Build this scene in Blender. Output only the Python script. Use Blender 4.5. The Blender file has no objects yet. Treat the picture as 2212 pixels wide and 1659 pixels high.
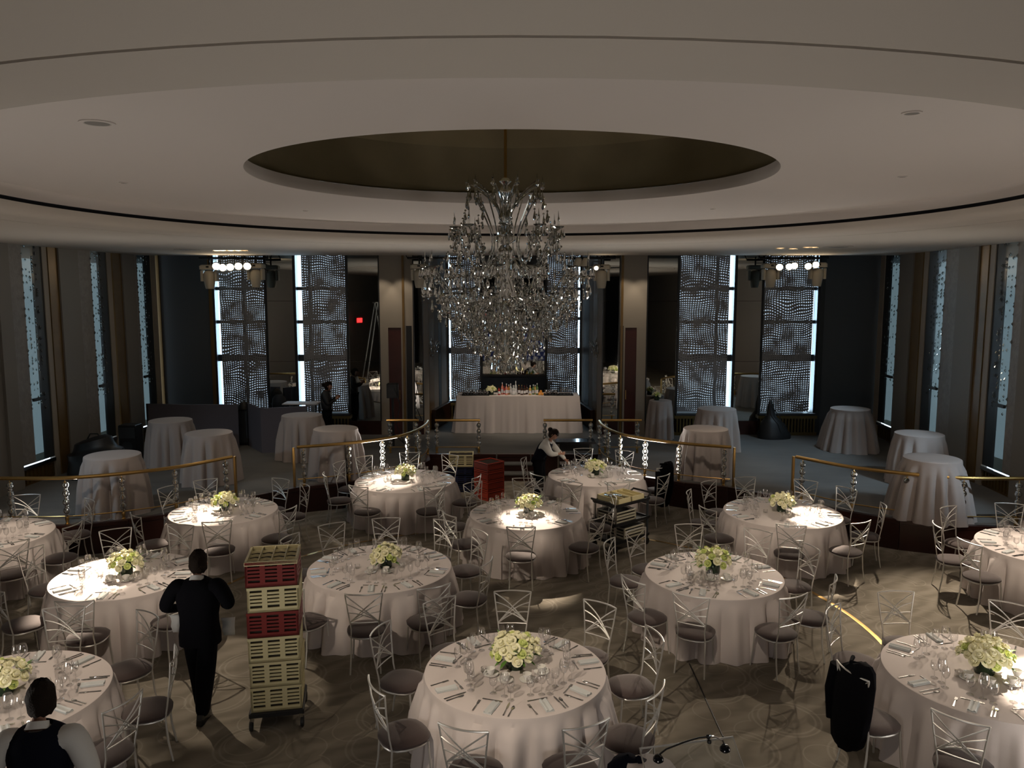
import bpy, math, random
from mathutils import Vector, Matrix
R = math.radians
rnd = random.Random(7)
S = bpy.context.scene
COL = S.collection
# ------------------------------------------------------------------ camera
F, PITCH, EYE = 1700.0, R(6.7), 4.42
cam = bpy.data.objects.new('camera', bpy.data.cameras.new('camera'))
COL.objects.link(cam)
cam.location = (0, 0, EYE); cam.rotation_euler = (R(90) - PITCH, 0, 0)
cam.data.sensor_width = 36; cam.data.lens = F / 2212 * 36
cam.data.clip_start = .05; cam.data.clip_end = 200
S.camera = cam
vs = S.view_settings
vs.view_transform = 'Standard'; vs.look = 'None'; vs.gamma = 1; vs.use_curve_mapping = False
vs.exposure = 0.18
S.cycles.max_bounces = 12; S.cycles.transparent_max_bounces = 40
S.cycles.diffuse_bounces = 5; S.cycles.glossy_bounces = 5; S.cycles.transmission_bounces = 10
S.cycles.caustics_reflective = False; S.cycles.caustics_refractive = False
S.cycles.sample_clamp_indirect = 4.0; S.cycles.use_denoising = True

def ray(u, v):
    a = (u - 1106) / F; b = (v - 829.5) / F
    return a, math.cos(PITCH) - b * math.sin(PITCH), -(math.sin(PITCH) + b * math.cos(PITCH))
def P(u, v, z):
    a, y, d = ray(u, v); k = (z - EYE) / d
    return Vector((a * k, y * k, z))
def Q(u, v, Y):
    a, y, d = ray(u, v); k = Y / y
    return Vector((a * k, Y, EYE + d * k))
def W(u, v, A, B):          # where the sight line meets the upright wall through A and B
    a, y, d = ray(u, v); dx, dy = B[0] - A[0], B[1] - A[1]
    k = (A[0] * dy - A[1] * dx) / (a * dy - y * dx)
    return (a * k, y * k)

# ------------------------------------------------------------------ world, light
w = bpy.data.worlds.new('daylight'); S.world = w; w.use_nodes = True
w.node_tree.nodes['Background'].inputs[0].default_value = (.72, .87, 1, 1)
w.node_tree.nodes['Background'].inputs[1].default_value = 2.2

def area(name, loc, direction, sx, sy, watts, col, spread=180):
    l = bpy.data.lights.new(name, 'AREA'); l.shape = 'RECTANGLE'; l.size = sx; l.size_y = sy
    l.energy = watts; l.color = col; l.spread = R(spread)
    o = bpy.data.objects.new(name, l); COL.objects.link(o); o.location = loc
    o.rotation_euler = Vector(direction).to_track_quat('-Z', 'Y').to_euler()
    return o
def spot(name, loc, target, watts, angle, blend=.5, col=(1, .83, .65), radius=.04):
    l = bpy.data.lights.new(name, 'SPOT'); l.energy = watts; l.spot_size = R(angle); l.spot_blend = blend
    l.color = col; l.shadow_soft_size = radius
    o = bpy.data.objects.new(name, l); COL.objects.link(o); o.location = loc
    o.rotation_euler = (Vector(target) - Vector(loc)).to_track_quat('-Z', 'Y').to_euler()
    return o
WARM = (1, .83, .65); COOL = (.62, .83, 1)
YB_ = 21.3
# daylight in the blind gaps of the windows (outside the panes)
for x, y, wd in ((Q(472, 700, YB_).x, YB_ + .28, .13), (Q(646, 700, YB_).x, YB_ + .28, .17), (Q(1580, 700, YB_).x, YB_ + .28, .14), (Q(1757, 700, YB_).x, YB_ + .28, .11), (Q(970, 700, 24).x, 24.28, .08), (Q(1252, 700, 24).x, 24.28, .08)):
    area('window_daylight', (x, y, 3.3), (0, -1, -.02), wd, 4.3, 26, COOL)
# daylight through the side windows
for x, y, z, tx, ty, wt, an in ((-9.2, 11.5, 4.2, -6.6, 15.6, 130, 62), (9.1, 13.0, 4.6, 6.4, 17.4, 330, 44), (9.1, 10.6, 4.4, 7.4, 14.4, 300, 34), (8.8, 18.5, 5.0, 5.6, 19.2, 160, 70)):
    spot('side_daylight', (x, y, z), (tx, ty, .5), wt, an, .7, COOL, .08)
# table pin spots hidden in the ceiling ring and lamp clusters
def tspot(tx, ty, lx, ly, watts, ang=26, bl=.6, lz=5.2, tz=.76, col=WARM, rad=.05): spot('table_spot', (lx, ly, lz), (tx, ty, tz), watts * (1.25 if ang > 12 else 6.0), ang, bl, col, rad)
for tx, ty, lx, ly, wt, ang in (
    (.0, 7.3, -2.2, 3.4, 520, 24), (.1, 7.4, 3.4, 13.0, 420, 22),
    (-1.8, 10.2, -4.5, 5.6, 420, 24), (-1.6, 10.1, 1.0, 15.8, 260, 20),
    (.25, 12.6, .6, 8.2, 620, 20), (.25, 12.35, -.5, 17.0, 900, 10),
    (2.7, 9.9, 5.6, 14.4, 560, 24), (2.5, 9.8, .8, 5.2, 260, 24),
    (4.5, 12.8, 1.9, 8.0, 420, 20), (4.95, 12.55, 6.0, 17.0, 1500, 9),
    (-2.1, 15.0, -4.6, 10.6, 420, 20), (-2.35, 14.95, -1.0, 19.0, 700, 11),
    (1.7, 15.4, 4.4, 11.0, 420, 20), (1.5, 15.1, 0.2, 19.4, 320, 14),
    (-4.85, 12.9, -2.4, 8.6, 320, 20), (-5.15, 12.6, -6.8, 17.2, 1100, 10),
    (-5.0, 9.9, -2.4, 5.6, 360, 22), (-5.45, 9.75, -6.9, 14.4, 1700, 11),
    (-4.6, 6.8, -2.4, 3.2, 300, 24), (-4.6, 6.9, -6.8, 10.6, 420, 22),
    (4.5, 7.4, 7.4, 12.0, 620, 24), (5.1, 6.9, 7.6, 10.6, 1500, 11), (4.4, 7.2, 1.4, 3.2, 160, 26),
    (7.7, 11.0, 5.0, 7.0, 520, 22), (7.9, 11.0, 8.6, 14.5, 500, 14),
    (-7.9, 11.6, -5.2, 7.4, 520, 22), (-7.7, 11.4, -8.2, 15.5, 420, 16)):
    tspot(tx, ty, lx, ly, wt, ang)
# floor pools
spot('floor_spot', (7.6, 15.0, 5.2), (6.2, 9.6, 0), 1900, 38, .8, WARM, .06)
spot('floor_spot', (-7.2, 12.5, 5.2), (-3.4, 8.6, 0), 900, 16, .3, WARM, .03)
spot('floor_spot', (7.0, 19.0, 5.2), (3.2, 7.8, 0), 1200, 22, .6, WARM, .05)
# bar and platform
spot('bar_spot', (3.4, 18.6, 5.2), (.1, 21.7, 1.2), 330, 44, .8, WARM, .06)
spot('bar_spot', (-.4, 21.2, 5.2), (.1, 21.95, 1.5), 150, 44, .8, WARM, .06)
spot('rail_spot', (3.8, 13.8, 5.2), (4.3, 16.6, 1.4), 150, 40, .8, WARM, .06)
spot('rail_spot', (-4.0, 13.6, 5.2), (-4.4, 16.6, 1.4), 90, 50, .8, WARM, .06)
spot('rail_spot', (-7.0, 10.0, 5.2), (-7.4, 14.0, 1.4), 110, 50, .8, WARM, .06)
spot('rail_spot', (7.2, 10.0, 5.2), (7.6, 14.0, 1.4), 90, 50, .8, WARM, .06)
for k in ('l', 'r'):
    for i, (tx, ty) in enumerate(((-2, 12), (0, 9), (-4, 14), (2, 11), (1, 13))):
        x = (-7.6 if k == 'l' else 7.1) + i * .19
        spot('cluster_spot', (x, 20.2, 4.92), ((tx if k == 'l' else -tx), ty, .3), 130, 24, .7, WARM, .05)
# unseen upward fill spots added to brighten the ceiling
for x, y, z, tx, ty, wt in ((0, 1.0, .9, 0, 7, 200), (-5.6, 5.0, .9, -2, 9, 230), (5.6, 5.0, .9, 2, 9, 230), (-7.4, 13.9, .9, -5, 11, 420), (7.4, 13.9, .9, 5, 11, 420), (-2.9, 17.2, .9, -1.5, 12.5, 260), (2.9, 17.2, .9, 1.5, 12.5, 260)):
    spot('ceiling_fill', (x, y, z), (tx, ty, 5.7), wt * .82, 150, 1.0, (1, .93, .85), .5)
for x in (-3.5, -2.95, 3.05, 3.5): spot('pier_spot', (x, 20.55, 5.25), (x, 21.4, 3.6), 24, 60, .6, WARM, .04)
spot('step_spot', (-.4, 15.6, 5.2), (-.5, 18.3, 0), 160, 46, .8, WARM, .06)
spot('banner_fill', (.5, 2.0, 5.2), (0, -2.0, 1.6), 420, 70, .7, (1, .95, .9), .08)  # added fill without a fixture, lifts the banner in the bar mirror
spot('cart_fill', (4.2, 9.6, 5.2), (2.0, 13.3, .9), 420, 15, .6, WARM, .05)  # added fill without a fixture, brightens the bins on the cart
for x, wt in ((-7.45, 9), (-6.9, 6), (7.2, 8), (7.8, 6), (2.3, 4)): spot('lamp_glow', (x, 20.1, 4.95), (x, 19.9, 5.34), wt, 160, 1, (1, .80, .55), .05)

# ------------------------------------------------------------------ materials
def mat(name, col, rough=.6, metal=0, spec=.5, bump=0, bscale=60, var=0, vscale=8, emit=None, estr=0, sheen=0):
    m = bpy.data.materials.new(name); m.use_nodes = True
    nt = m.node_tree; b = nt.nodes['Principled BSDF']
    b.inputs['Base Color'].default_value = (*col, 1); b.inputs['Roughness'].default_value = rough
    b.inputs['Metallic'].default_value = metal; b.inputs['Specular IOR Level'].default_value = spec
    if sheen: b.inputs['Sheen Weight'].default_value = sheen
    if emit: b.inputs['Emission Color'].default_value = (*emit, 1); b.inputs['Emission Strength'].default_value = estr
    tc = nt.nodes.new('ShaderNodeTexCoord')
    if bump:
        n = nt.nodes.new('ShaderNodeTexNoise'); n.inputs['Scale'].default_value = bscale; n.inputs['Detail'].default_value = 4
        nt.links.new(tc.outputs['Object'], n.inputs['Vector'])
        bp = nt.nodes.new('ShaderNodeBump'); bp.inputs['Strength'].default_value = bump; bp.inputs['Distance'].default_value = .01
        nt.links.new(n.outputs[0], bp.inputs['Height']); nt.links.new(bp.outputs[0], b.inputs['Normal'])
    if var:
        n = nt.nodes.new('ShaderNodeTexNoise'); n.inputs['Scale'].default_value = vscale; n.inputs['Detail'].default_value = 5
        nt.links.new(tc.outputs['Object'], n.inputs['Vector'])
        r = nt.nodes.new('ShaderNodeMix'); r.data_type = 'RGBA'
        r.inputs[6].default_value = (*[c * (1 - var) for c in col], 1); r.inputs[7].default_value = (*[min(1, c * (1 + var)) for c in col], 1)
        nt.links.new(n.outputs[0], r.inputs[0]); nt.links.new(r.outputs[2], b.inputs['Base Color'])
    return m
def thin_glass(name, tint=(1, 1, 1), rough=.0, base=.06, edge=.9):
    m = bpy.data.materials.new(name); m.use_nodes = True; nt = m.node_tree; nt.nodes.clear()
    o = nt.nodes.new('ShaderNodeOutputMaterial'); mx = nt.nodes.new('ShaderNodeMixShader')
    t = nt.nodes.new('ShaderNodeBsdfTransparent'); g = nt.nodes.new('ShaderNodeBsdfGlossy')
    t.inputs[0].default_value = (*tint, 1); g.inputs['Roughness'].default_value = rough
    lw = nt.nodes.new('ShaderNodeLayerWeight'); lw.inputs[0].default_value = .35
    mr = nt.nodes.new('ShaderNodeMapRange'); mr.inputs[3].default_value = base; mr.inputs[4].default_value = edge
    nt.links.new(lw.outputs['Facing'], mr.inputs[0]); nt.links.new(mr.outputs[0], mx.inputs[0])
    nt.links.new(t.outputs[0], mx.inputs[1]); nt.links.new(g.outputs[0], mx.inputs[2]); nt.links.new(mx.outputs[0], o.inputs[0])
    return m
def carpet(name, c0, c1, c2, rings=True):
    m = mat(name, c0, .95, spec=.1, bump=.4, bscale=300); nt = m.node_tree; N = nt.nodes; L = nt.links
    tc = N.new('ShaderNodeTexCoord')
    n = N.new('ShaderNodeTexNoise'); n.inputs['Scale'].default_value = .9; n.inputs['Detail'].default_value = 4
    mp = N.new('ShaderNodeMapping'); mp.inputs['Scale'].default_value = (1, 2.2, 1); mp.inputs['Rotation'].default_value = (0, 0, .5)
    L.new(tc.outputs['Object'], mp.inputs[0]); L.new(mp.outputs[0], n.inputs['Vector'])
    wv = N.new('ShaderNodeTexWave'); wv.inputs['Scale'].default_value = .8; wv.inputs['Distortion'].default_value = 9
    wv.inputs['Detail'].default_value = 3; L.new(mp.outputs[0], wv.inputs['Vector'])
    a = N.new('ShaderNodeMix'); a.data_type = 'RGBA'; a.inputs[6].default_value = (*c0, 1); a.inputs[7].default_value = (*c1, 1)
    mu = N.new('ShaderNodeMath'); mu.operation = 'MULTIPLY'; L.new(wv.outputs['Fac'], mu.inputs[0]); L.new(n.outputs[0], mu.inputs[1])
    L.new(mu.outputs[0] if rings else n.outputs[0], a.inputs[0]); last = a.outputs[2]
    if rings:
        for sc, rr in ((1.05, .30), (1.05, .36), (1.7, .33)):
            vo = N.new('ShaderNodeTexVoronoi'); vo.inputs['Scale'].default_value = sc; vo.inputs['Randomness'].default_value = .8
            vo.voronoi_dimensions = '2D'; L.new(tc.outputs['Object'], vo.inputs['Vector'])
            sb = N.new('ShaderNodeMath'); sb.operation = 'SUBTRACT'; sb.inputs[1].default_value = rr; L.new(vo.outputs['Distance'], sb.inputs[0])
            ab = N.new('ShaderNodeMath'); ab.operation = 'ABSOLUTE'; L.new(sb.outputs[0], ab.inputs[0])
            mr = N.new('ShaderNodeMapRange'); mr.inputs[1].default_value = .005; mr.inputs[2].default_value = .017
            mr.inputs[3].default_value = .28; mr.inputs[4].default_value = 0; L.new(ab.outputs[0], mr.inputs[0])
            x = N.new('ShaderNodeMix'); x.data_type = 'RGBA'; x.inputs[7].default_value = (*c2, 1)
            L.new(last, x.inputs[6]); L.new(mr.outputs[0], x.inputs[0]); last = x.outputs[2]
    L.new(last, N['Principled BSDF'].inputs['Base Color'])
    return m
def bead_screen(name, base, hole, sx=.052, sz=.045, r0=.12, r1=.42, tr=(1, 1, 1)):
    """woven metal-bead blind: opaque mesh with rows of small see-through gaps"""
    m = bpy.data.materials.new(name); m.use_nodes = True; nt = m.node_tree; N = nt.nodes; L = nt.links; N.clear()
    o = N.new('ShaderNodeOutputMaterial'); mx = N.new('ShaderNodeMixShader')
    d = N.new('ShaderNodeBsdfPrincipled'); d.inputs['Base Color'].default_value = (*base, 1); d.inputs['Roughness'].default_value = .45
    d.inputs['Metallic'].default_value = .3
    t = N.new('ShaderNodeBsdfTransparent'); t.inputs[0].default_value = (*[c * hole for c in tr], 1)
    tc = N.new('ShaderNodeTexCoord'); n = N.new('ShaderNodeTexNoise'); n.inputs['Scale'].default_value = 1.1; n.inputs['Detail'].default_value = 1
    L.new(tc.outputs['Object'], n.inputs['Vector'])
    off = N.new('ShaderNodeVectorMath'); off.operation = 'MULTIPLY_ADD'; off.inputs[1].default_value = (.22, 0, .50)
    L.new(n.outputs['Color'], off.inputs[0]); L.new(tc.outputs['Object'], off.inputs[2])
    sp = N.new('ShaderNodeSeparateXYZ'); L.new(off.outputs[0], sp.inputs[0])
    def ch(out, s, k):
        a = N.new('ShaderNodeMath'); a.operation = 'MULTIPLY'; a.inputs[1].default_value = 1 / s; L.new(out, a.inputs[0])
        f = N.new('ShaderNodeMath'); f.operation = 'FRACT'; L.new(a.outputs[0], f.inputs[0])
        s_ = N.new('ShaderNodeMath'); s_.operation = 'SUBTRACT'; s_.inputs[1].default_value = .5; L.new(f.outputs[0], s_.inputs[0])
        q = N.new('ShaderNodeMath'); q.operation = 'MULTIPLY'; L.new(s_.outputs[0], q.inputs[0]); q.inputs[1].default_value = k
        p = N.new('ShaderNodeMath'); p.operation = 'POWER'; L.new(q.outputs[0], p.inputs[0]); p.inputs[1].default_value = 2
        return p.outputs[0]
    ad = N.new('ShaderNodeMath'); ad.operation = 'ADD'; L.new(ch(sp.outputs['X'], sx, 1.0), ad.inputs[0]); L.new(ch(sp.outputs['Z'], sz, 1.5), ad.inputs[1])
    n2 = N.new('ShaderNodeTexNoise'); n2.inputs['Scale'].default_value = 3.2; L.new(tc.outputs['Object'], n2.inputs['Vector'])
    mr = N.new('ShaderNodeMapRange'); mr.inputs[1].default_value = .35; mr.inputs[2].default_value = .62
    mr.inputs[3].default_value = r0 ** 2; mr.inputs[4].default_value = r1 ** 2; L.new(n2.outputs[0], mr.inputs[0])
    lt = N.new('ShaderNodeMath'); lt.operation = 'LESS_THAN'; L.new(ad.outputs[0], lt.inputs[0]); L.new(mr.outputs[0], lt.inputs[1])
    L.new(lt.outputs[0], mx.inputs[0]); L.new(d.outputs[0], mx.inputs[1]); L.new(t.outputs[0], mx.inputs[2]); L.new(mx.outputs[0], o.inputs[0])
    return m
M = dict(
    plaster=mat('warm ceiling plaster', (.50, .455, .40), .9, bump=.05, bscale=90),
    ring=mat('pale ceiling plaster', (.60, .55, .51), .9, bump=.04, bscale=90),
    slot=mat('black slot', (.01, .01, .014), .8),
    dome=mat('dark gold dome', (.20, .165, .095), .6, metal=.2, var=.3, vscale=1.5),
    wall=mat('grey wall panel', (.22, .205, .185), .6, bump=.03),
    darkwall=mat('dark blue grey wall', (.075, .085, .095), .7),
    tan=mat('taupe pier', (.33, .29, .235), .55, bump=.02),
    gold=mat('gold wood', (.17, .10, .03), .4, metal=.3, var=.25, vscale=3),
    redwood=mat('red lacquer door', (.055, .008, .004), .5, var=.3, vscale=4),
    black=mat('black', (.008, .008, .009), .5),
    blackgloss=mat('black gloss', (.006, .007, .009), .12),
    riser=mat('dark mahogany riser', (.030, .009, .006), .3, var=.4, vscale=3),
    brass=mat('brass', (.62, .40, .14), .28, metal=1),
    silver=mat('brushed silver frame', (.78, .77, .74), .42, metal=.7),
    chrome=mat('chrome', (.75, .76, .78), .12, metal=1),
    steel=mat('cutlery steel', (.55, .54, .52), .18, metal=1),
    seat=mat('mauve brown upholstery', (.062, .040, .037), .85, bump=.3, bscale=200, sheen=.3),
    cloth=mat('pale mauve linen', (.62, .56, .54), .85, bump=.12, bscale=240),
    cloth2=mat('taupe linen', (.40, .355, .335), .85, bump=.15, bscale=240),
    lilac=mat('lilac grey panel cloth', (.125, .115, .135), .8),
    napkin=mat('blue grey napkin', (.60, .625, .625), .8, bump=.2, bscale=150),
    china=mat('white china', (.80, .79, .76), .2),
    glass=thin_glass('clear stemware glass', base=.10, edge=.95),
    pane=thin_glass('window glass', (.92, .97, 1), base=.04, edge=.4),
    mirror=mat('mirror', (.62, .64, .62), .015, metal=1),
    rose=mat('cream rose petal', (.92, .88, .62), .6, var=.12, vscale=20),
    greenrose=mat('lime flower', (.66, .74, .26), .6, var=.15, vscale=20),
    leaf=mat('green leaf', (.10, .22, .04), .45, var=.3, vscale=15),
    vase=mat('dark leaf wrapped vase', (.02, .04, .02), .15),
    cream=mat('cream plastic', (.74, .66, .38), .5),
    greycream=mat('beige plastic', (.45, .42, .33), .5),
    red=mat('red plastic', (.22, .022, .018), .45),
    red2=mat('bright red plastic', (.42, .055, .03), .45),
    blue=mat('navy plastic', (.008, .012, .045), .5),
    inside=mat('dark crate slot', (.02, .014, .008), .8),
    suit=mat('black suit cloth', (.004, .004, .006), .95, spec=.1, bump=.2, bscale=200),
    vest=mat('navy waistcoat cloth', (.006, .007, .014), .95, spec=.1),
    shirt=mat('white shirt cloth', (.62, .62, .60), .8, bump=.1, bscale=60),
    skin=mat('skin', (.42, .22, .15), .5),
    hair=mat('dark hair', (.014, .009, .006), .8, spec=.15, bump=.8, bscale=80),
    whiteplastic=mat('white lamp housing', (.55, .50, .40), .4),
    lamp=mat('lit lamp', (1, 1, 1), .5, emit=(1, .80, .52), estr=22),
    lampdim=mat('warm recessed lamp', (1, 1, 1), .5, emit=(1, .70, .38), estr=5),
    redlight=mat('red exit lamp', (1, .1, .1), .5, emit=(1, .03, .03), estr=3),
    frame=mat('dark window frame', (.03, .035, .04), .5),
    radiator=mat('brass grille', (.20, .14, .05), .35, metal=.7),
    carpet=carpet('brown swirl carpet', (.22, .195, .155), (.35, .315, .26), (.48, .44, .37)),
    carpet2=carpet('grey platform carpet', (.12, .12, .116), (.20, .195, .185), (.2, .2, .19), False),
    navy=mat('navy banner cloth', (.012, .024, .13), .7),
    white=mat('white print', (.75, .75, .78), .7),
    screen=bead_screen('metal bead blind', (.30, .30, .31), .30, sx=.062, sz=.058, r0=.05, r1=.31),
    screen2=bead_screen('dim bead blind', (.14, .135, .13), .10, sx=.06, sz=.09, r0=.0, r1=.30),
    curtaingrey=mat('grey beaded curtain', (.26, .245, .23), .5, bump=.6, bscale=25, var=.35, vscale=9),
    frost=thin_glass('frosted daylight glass', (.27, .30, .30), rough=.3, base=.05, edge=.3),
    navypanel=mat('navy bar panel', (.015, .025, .042), .5),
    aluminium=mat('ladder aluminium', (.6, .6, .58), .4, metal=.8),
    orange=mat('orange fruit', (.8, .35, .05), .5),
    curtain=mat('dark stage curtain', (.02, .02, .022), .9),
)
def crystal():
    m = bpy.data.materials.new('cut crystal'); m.use_nodes = True; nt = m.node_tree; N = nt.nodes; L = nt.links; N.clear()
    o = N.new('ShaderNodeOutputMaterial'); mx = N.new('ShaderNodeMixShader')
    g = N.new('ShaderNodeBsdfGlass'); g.inputs['IOR'].default_value = 1.55; g.inputs['Roughness'].default_value = 0.0; g.inputs[0].default_value = (.93, .94, .93, 1)
    s = N.new('ShaderNodeBsdfGlossy'); s.inputs['Roughness'].default_value = .04; s.inputs[0].default_value = (.74, .76, .78, 1)
    mx.inputs[0].default_value = .10
    L.new(g.outputs[0], mx.inputs[1]); L.new(s.outputs[0], mx.inputs[2]); L.new(mx.outputs[0], o.inputs[0]); return m
M['crystal'] = crystal()

# ------------------------------------------------------------------ mesh helpers
class MB:
    def __init__(s): s.v = []; s.f = []
    def add(s, v, f):
        n = len(s.v); s.v += [tuple(p) for p in v]; s.f += [tuple(i + n for i in q) for q in f]; return s
    def box(s, x0, x1, y0, y1, z0, z1, T=None):
        v = [Vector(p) for p in ((x0, y0, z0), (x1, y0, z0), (x1, y1, z0), (x0, y1, z0), (x0, y0, z1), (x1, y0, z1), (x1, y1, z1), (x0, y1, z1))]
        if T: v = [T @ p for p in v]
        return s.add(v, [(0, 3, 2, 1), (4, 5, 6, 7), (0, 1, 5, 4), (1, 2, 6, 5), (2, 3, 7, 6), (3, 0, 4, 7)])
    def bbox(s, x0, x1, y0, y1, z0, z1, b=.01, T=None):     # box with bevelled upright edges and top
        pts = [(x0 + b, y0), (x1 - b, y0), (x1, y0 + b), (x1, y1 - b), (x1 - b, y1), (x0 + b, y1), (x0, y1 - b), (x0, y0 + b)]
        cx, cy = (x0 + x1) / 2, (y0 + y1) / 2
        ins = [(cx + (x - cx) * (1 - 2 * b / (x1 - x0)), cy + (y - cy) * (1 - 2 * b / (y1 - y0))) for x, y in pts]
        v = [Vector((*p, z0)) for p in pts] + [Vector((*p, z1 - b)) for p in pts] + [Vector((*p, z1)) for p in ins]
        if T: v = [T @ p for p in v]
        f = [tuple(range(7, -1, -1)), tuple(range(16, 24))]
        for k in (0, 8):
            f += [(k + i, k + (i + 1) % 8, k + 8 + (i + 1) % 8, k + 8 + i) for i in range(8)]
        return s.add(v, f)
    def seg(s, p, q, t, z0, z1, off=0):                      # upright slab along p-q, thickness t to the left of p->q
        d = Vector((q[0] - p[0], q[1] - p[1])); d.normalize(); n = Vector((-d.y, d.x))
        a = [(p[0] + n.x * off, p[1] + n.y * off), (q[0] + n.x * off, q[1] + n.y * off),
             (q[0] + n.x * (off + t), q[1] + n.y * (off + t)), (p[0] + n.x * (off + t), p[1] + n.y * (off + t))]
        return s.add([(x, y, z0) for x, y in a] + [(x, y, z1) for x, y in a], [(0, 3, 2, 1), (4, 5, 6, 7), (0, 1, 5, 4), (1, 2, 6, 5), (2, 3, 7, 6), (3, 0, 4, 7)])
    def lathe(s, prof, n=16, c=(0, 0, 0), T=None, a0=0, a1=2 * math.pi):
        full = abs(a1 - a0 - 2 * math.pi) < 1e-6; cols = n if full else n + 1
        v = []
        for i in range(cols):
            a = a0 + (a1 - a0) * i / n
            for r, z in prof: v.append(Vector((c[0] + r * math.cos(a), c[1] + r * math.sin(a), c[2] + z)))
        if T: v = [T @ p for p in v]
        m = len(prof); f = []
        for i in range(n):
            j = (i + 1) % cols
            for k in range(m - 1): f.append((i * m + k, j * m + k, j * m + k + 1, i * m + k + 1))
        return s.add(v, f)
    def tube(s, pts, r, n=6, closed=False, r2=None):
        pts = [Vector(p) for p in pts]; m = len(pts); v = []; prev = None
        for i, p in enumerate(pts):
            if closed: t = pts[(i + 1) % m] - pts[i - 1]
            else: t = pts[min(i + 1, m - 1)] - pts[max(i - 1, 0)]
            t.normalize()
            if prev is None: prev = t.orthogonal().normalized()
            u = (prev - t * prev.dot(t));  u = u.normalized() if u.length > 1e-6 else t.orthogonal().normalized(); prev = u
            b = t.cross(u); rr = r if r2 is None else r + (r2 - r) * i / (m - 1)
            for k in range(n):
                a = 2 * math.pi * k / n; v.append(p + (u * math.cos(a) + b * math.sin(a)) * rr)
        f = []
        for i in range(m if closed else m - 1):
            j = (i + 1) % m
            for k in range(n): f.append((i * n + k, i * n + (k + 1) % n, j * n + (k + 1) % n, j * n + k))
        if not closed: f += [tuple(range(n - 1, -1, -1)), tuple((m - 1) * n + k for k in range(n))]
        return s.add(v, f)
    def prism(s, poly, z0, z1):
        n = len(poly)
        return s.add([(x, y, z0) for x, y in poly] + [(x, y, z1) for x, y in poly],
                     [tuple(range(n - 1, -1, -1)), tuple(range(n, 2 * n))] + [(i, (i + 1) % n, n + (i + 1) % n, n + i) for i in range(n)])
    def me(s, name, m, smooth=False):
        me = bpy.data.meshes.new(name); me.from_pydata(s.v, [], s.f); me.update()
        if m: me.materials.append(m)
        if smooth:
            me.polygons.foreach_set('use_smooth', [True] * len(me.polygons))
            try: me.set_sharp_from_angle(angle=R(40))
            except Exception: pass
        return me
    def obj(s, name, m, parent=None, smooth=False, loc=None, rot=None):
        return put(name, s.me(name, m, smooth), parent, loc, rot)
def put(name, me, parent=None, loc=None, rot=None, scale=None):
    o = bpy.data.objects.new(name, me); COL.objects.link(o)
    if parent: o.parent = parent
    if loc is not None: o.location = loc
    if rot is not None: o.rotation_euler = rot
    if scale is not None: o.scale = scale
    return o
def thing(name, label, cat, loc=(0, 0, 0), rz=0, group=None):
    o = bpy.data.objects.new(name, None); COL.objects.link(o); o.location = loc; o.rotation_euler = (0, 0, rz)
    return tag(o, label, cat, group)
def tag(o, label, cat, group=None, kind=None):
    if label: o['label'] = label
    if cat: o['category'] = cat
    if group: o['group'] = group
    if kind: o['kind'] = kind
    return o
def struct(o, label, cat=None):
    o['kind'] = 'structure'; return tag(o, label, cat or 'wall')
def shell(name, label, cat='wall'):
    t = thing(name, label, cat); t['kind'] = 'structure'; return t
def dup(root, loc, rz=0, label=None, group=None, scale=None):
    r = root.copy(); COL.objects.link(r); r.location = loc; r.rotation_euler = (0, 0, rz)
    if label: r['label'] = label
    if group: r['group'] = group
    if scale: r.scale = (scale,) * 3
    for ch in KIDS(root):
        c = ch.copy(); COL.objects.link(c); c.parent = r
        for g in KIDS(ch):
            d = g.copy(); COL.objects.link(d); d.parent = c
    return r
_kids = {}
def KIDS(o):
    if o.name not in _kids: _kids[o.name] = list(o.children)
    return _kids[o.name]
def rot_to(d): return Vector(d).to_track_quat('Z', 'Y').to_matrix().to_4x4()

# ------------------------------------------------------------------ floor and platforms
ZP = .52
def floor():
    b = MB(); b.box(-13, 13, -8, 27, -.2, 0)
    return struct(b.obj('floor', M['carpet']), 'brown banquet floor with pale ring patterns between the tables', 'floor')
floor()
path = [(-10.2, 12.75), (-9.4, 12.85), (-8.55, 12.87), (-8.2, 12.87), (-7.4, 12.92), (-6.64, 13.24), (-5.9, 13.78), (-5.29, 14.6), (-4.32, 15.53),
        (-3.53, 15.86), (-2.68, 16.48), (-2.26, 17.14), (-2.05, 18.0), (-2.03, 18.75)]
rpath = [(-x + .08, y) for x, y in reversed(path)]
edge = path + rpath
def grow(poly, d):
    out = []
    for i, (x, y) in enumerate(poly):
        a = poly[max(i - 1, 0)]; c = poly[min(i + 1, len(poly) - 1)]
        t = Vector((c[0] - a[0], c[1] - a[1])).normalized(); out.append((x + t.y * d, y - t.x * d))
    return out
ge = grow(edge, .10)
poly = ge + [(10.2, 25), (-10.2, 25)]
b = MB(); b.prism(poly, .0, ZP); o = b.obj('floor', M['carpet2']); struct(o, 'raised grey carpeted platform around the dance floor', 'floor')
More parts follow.
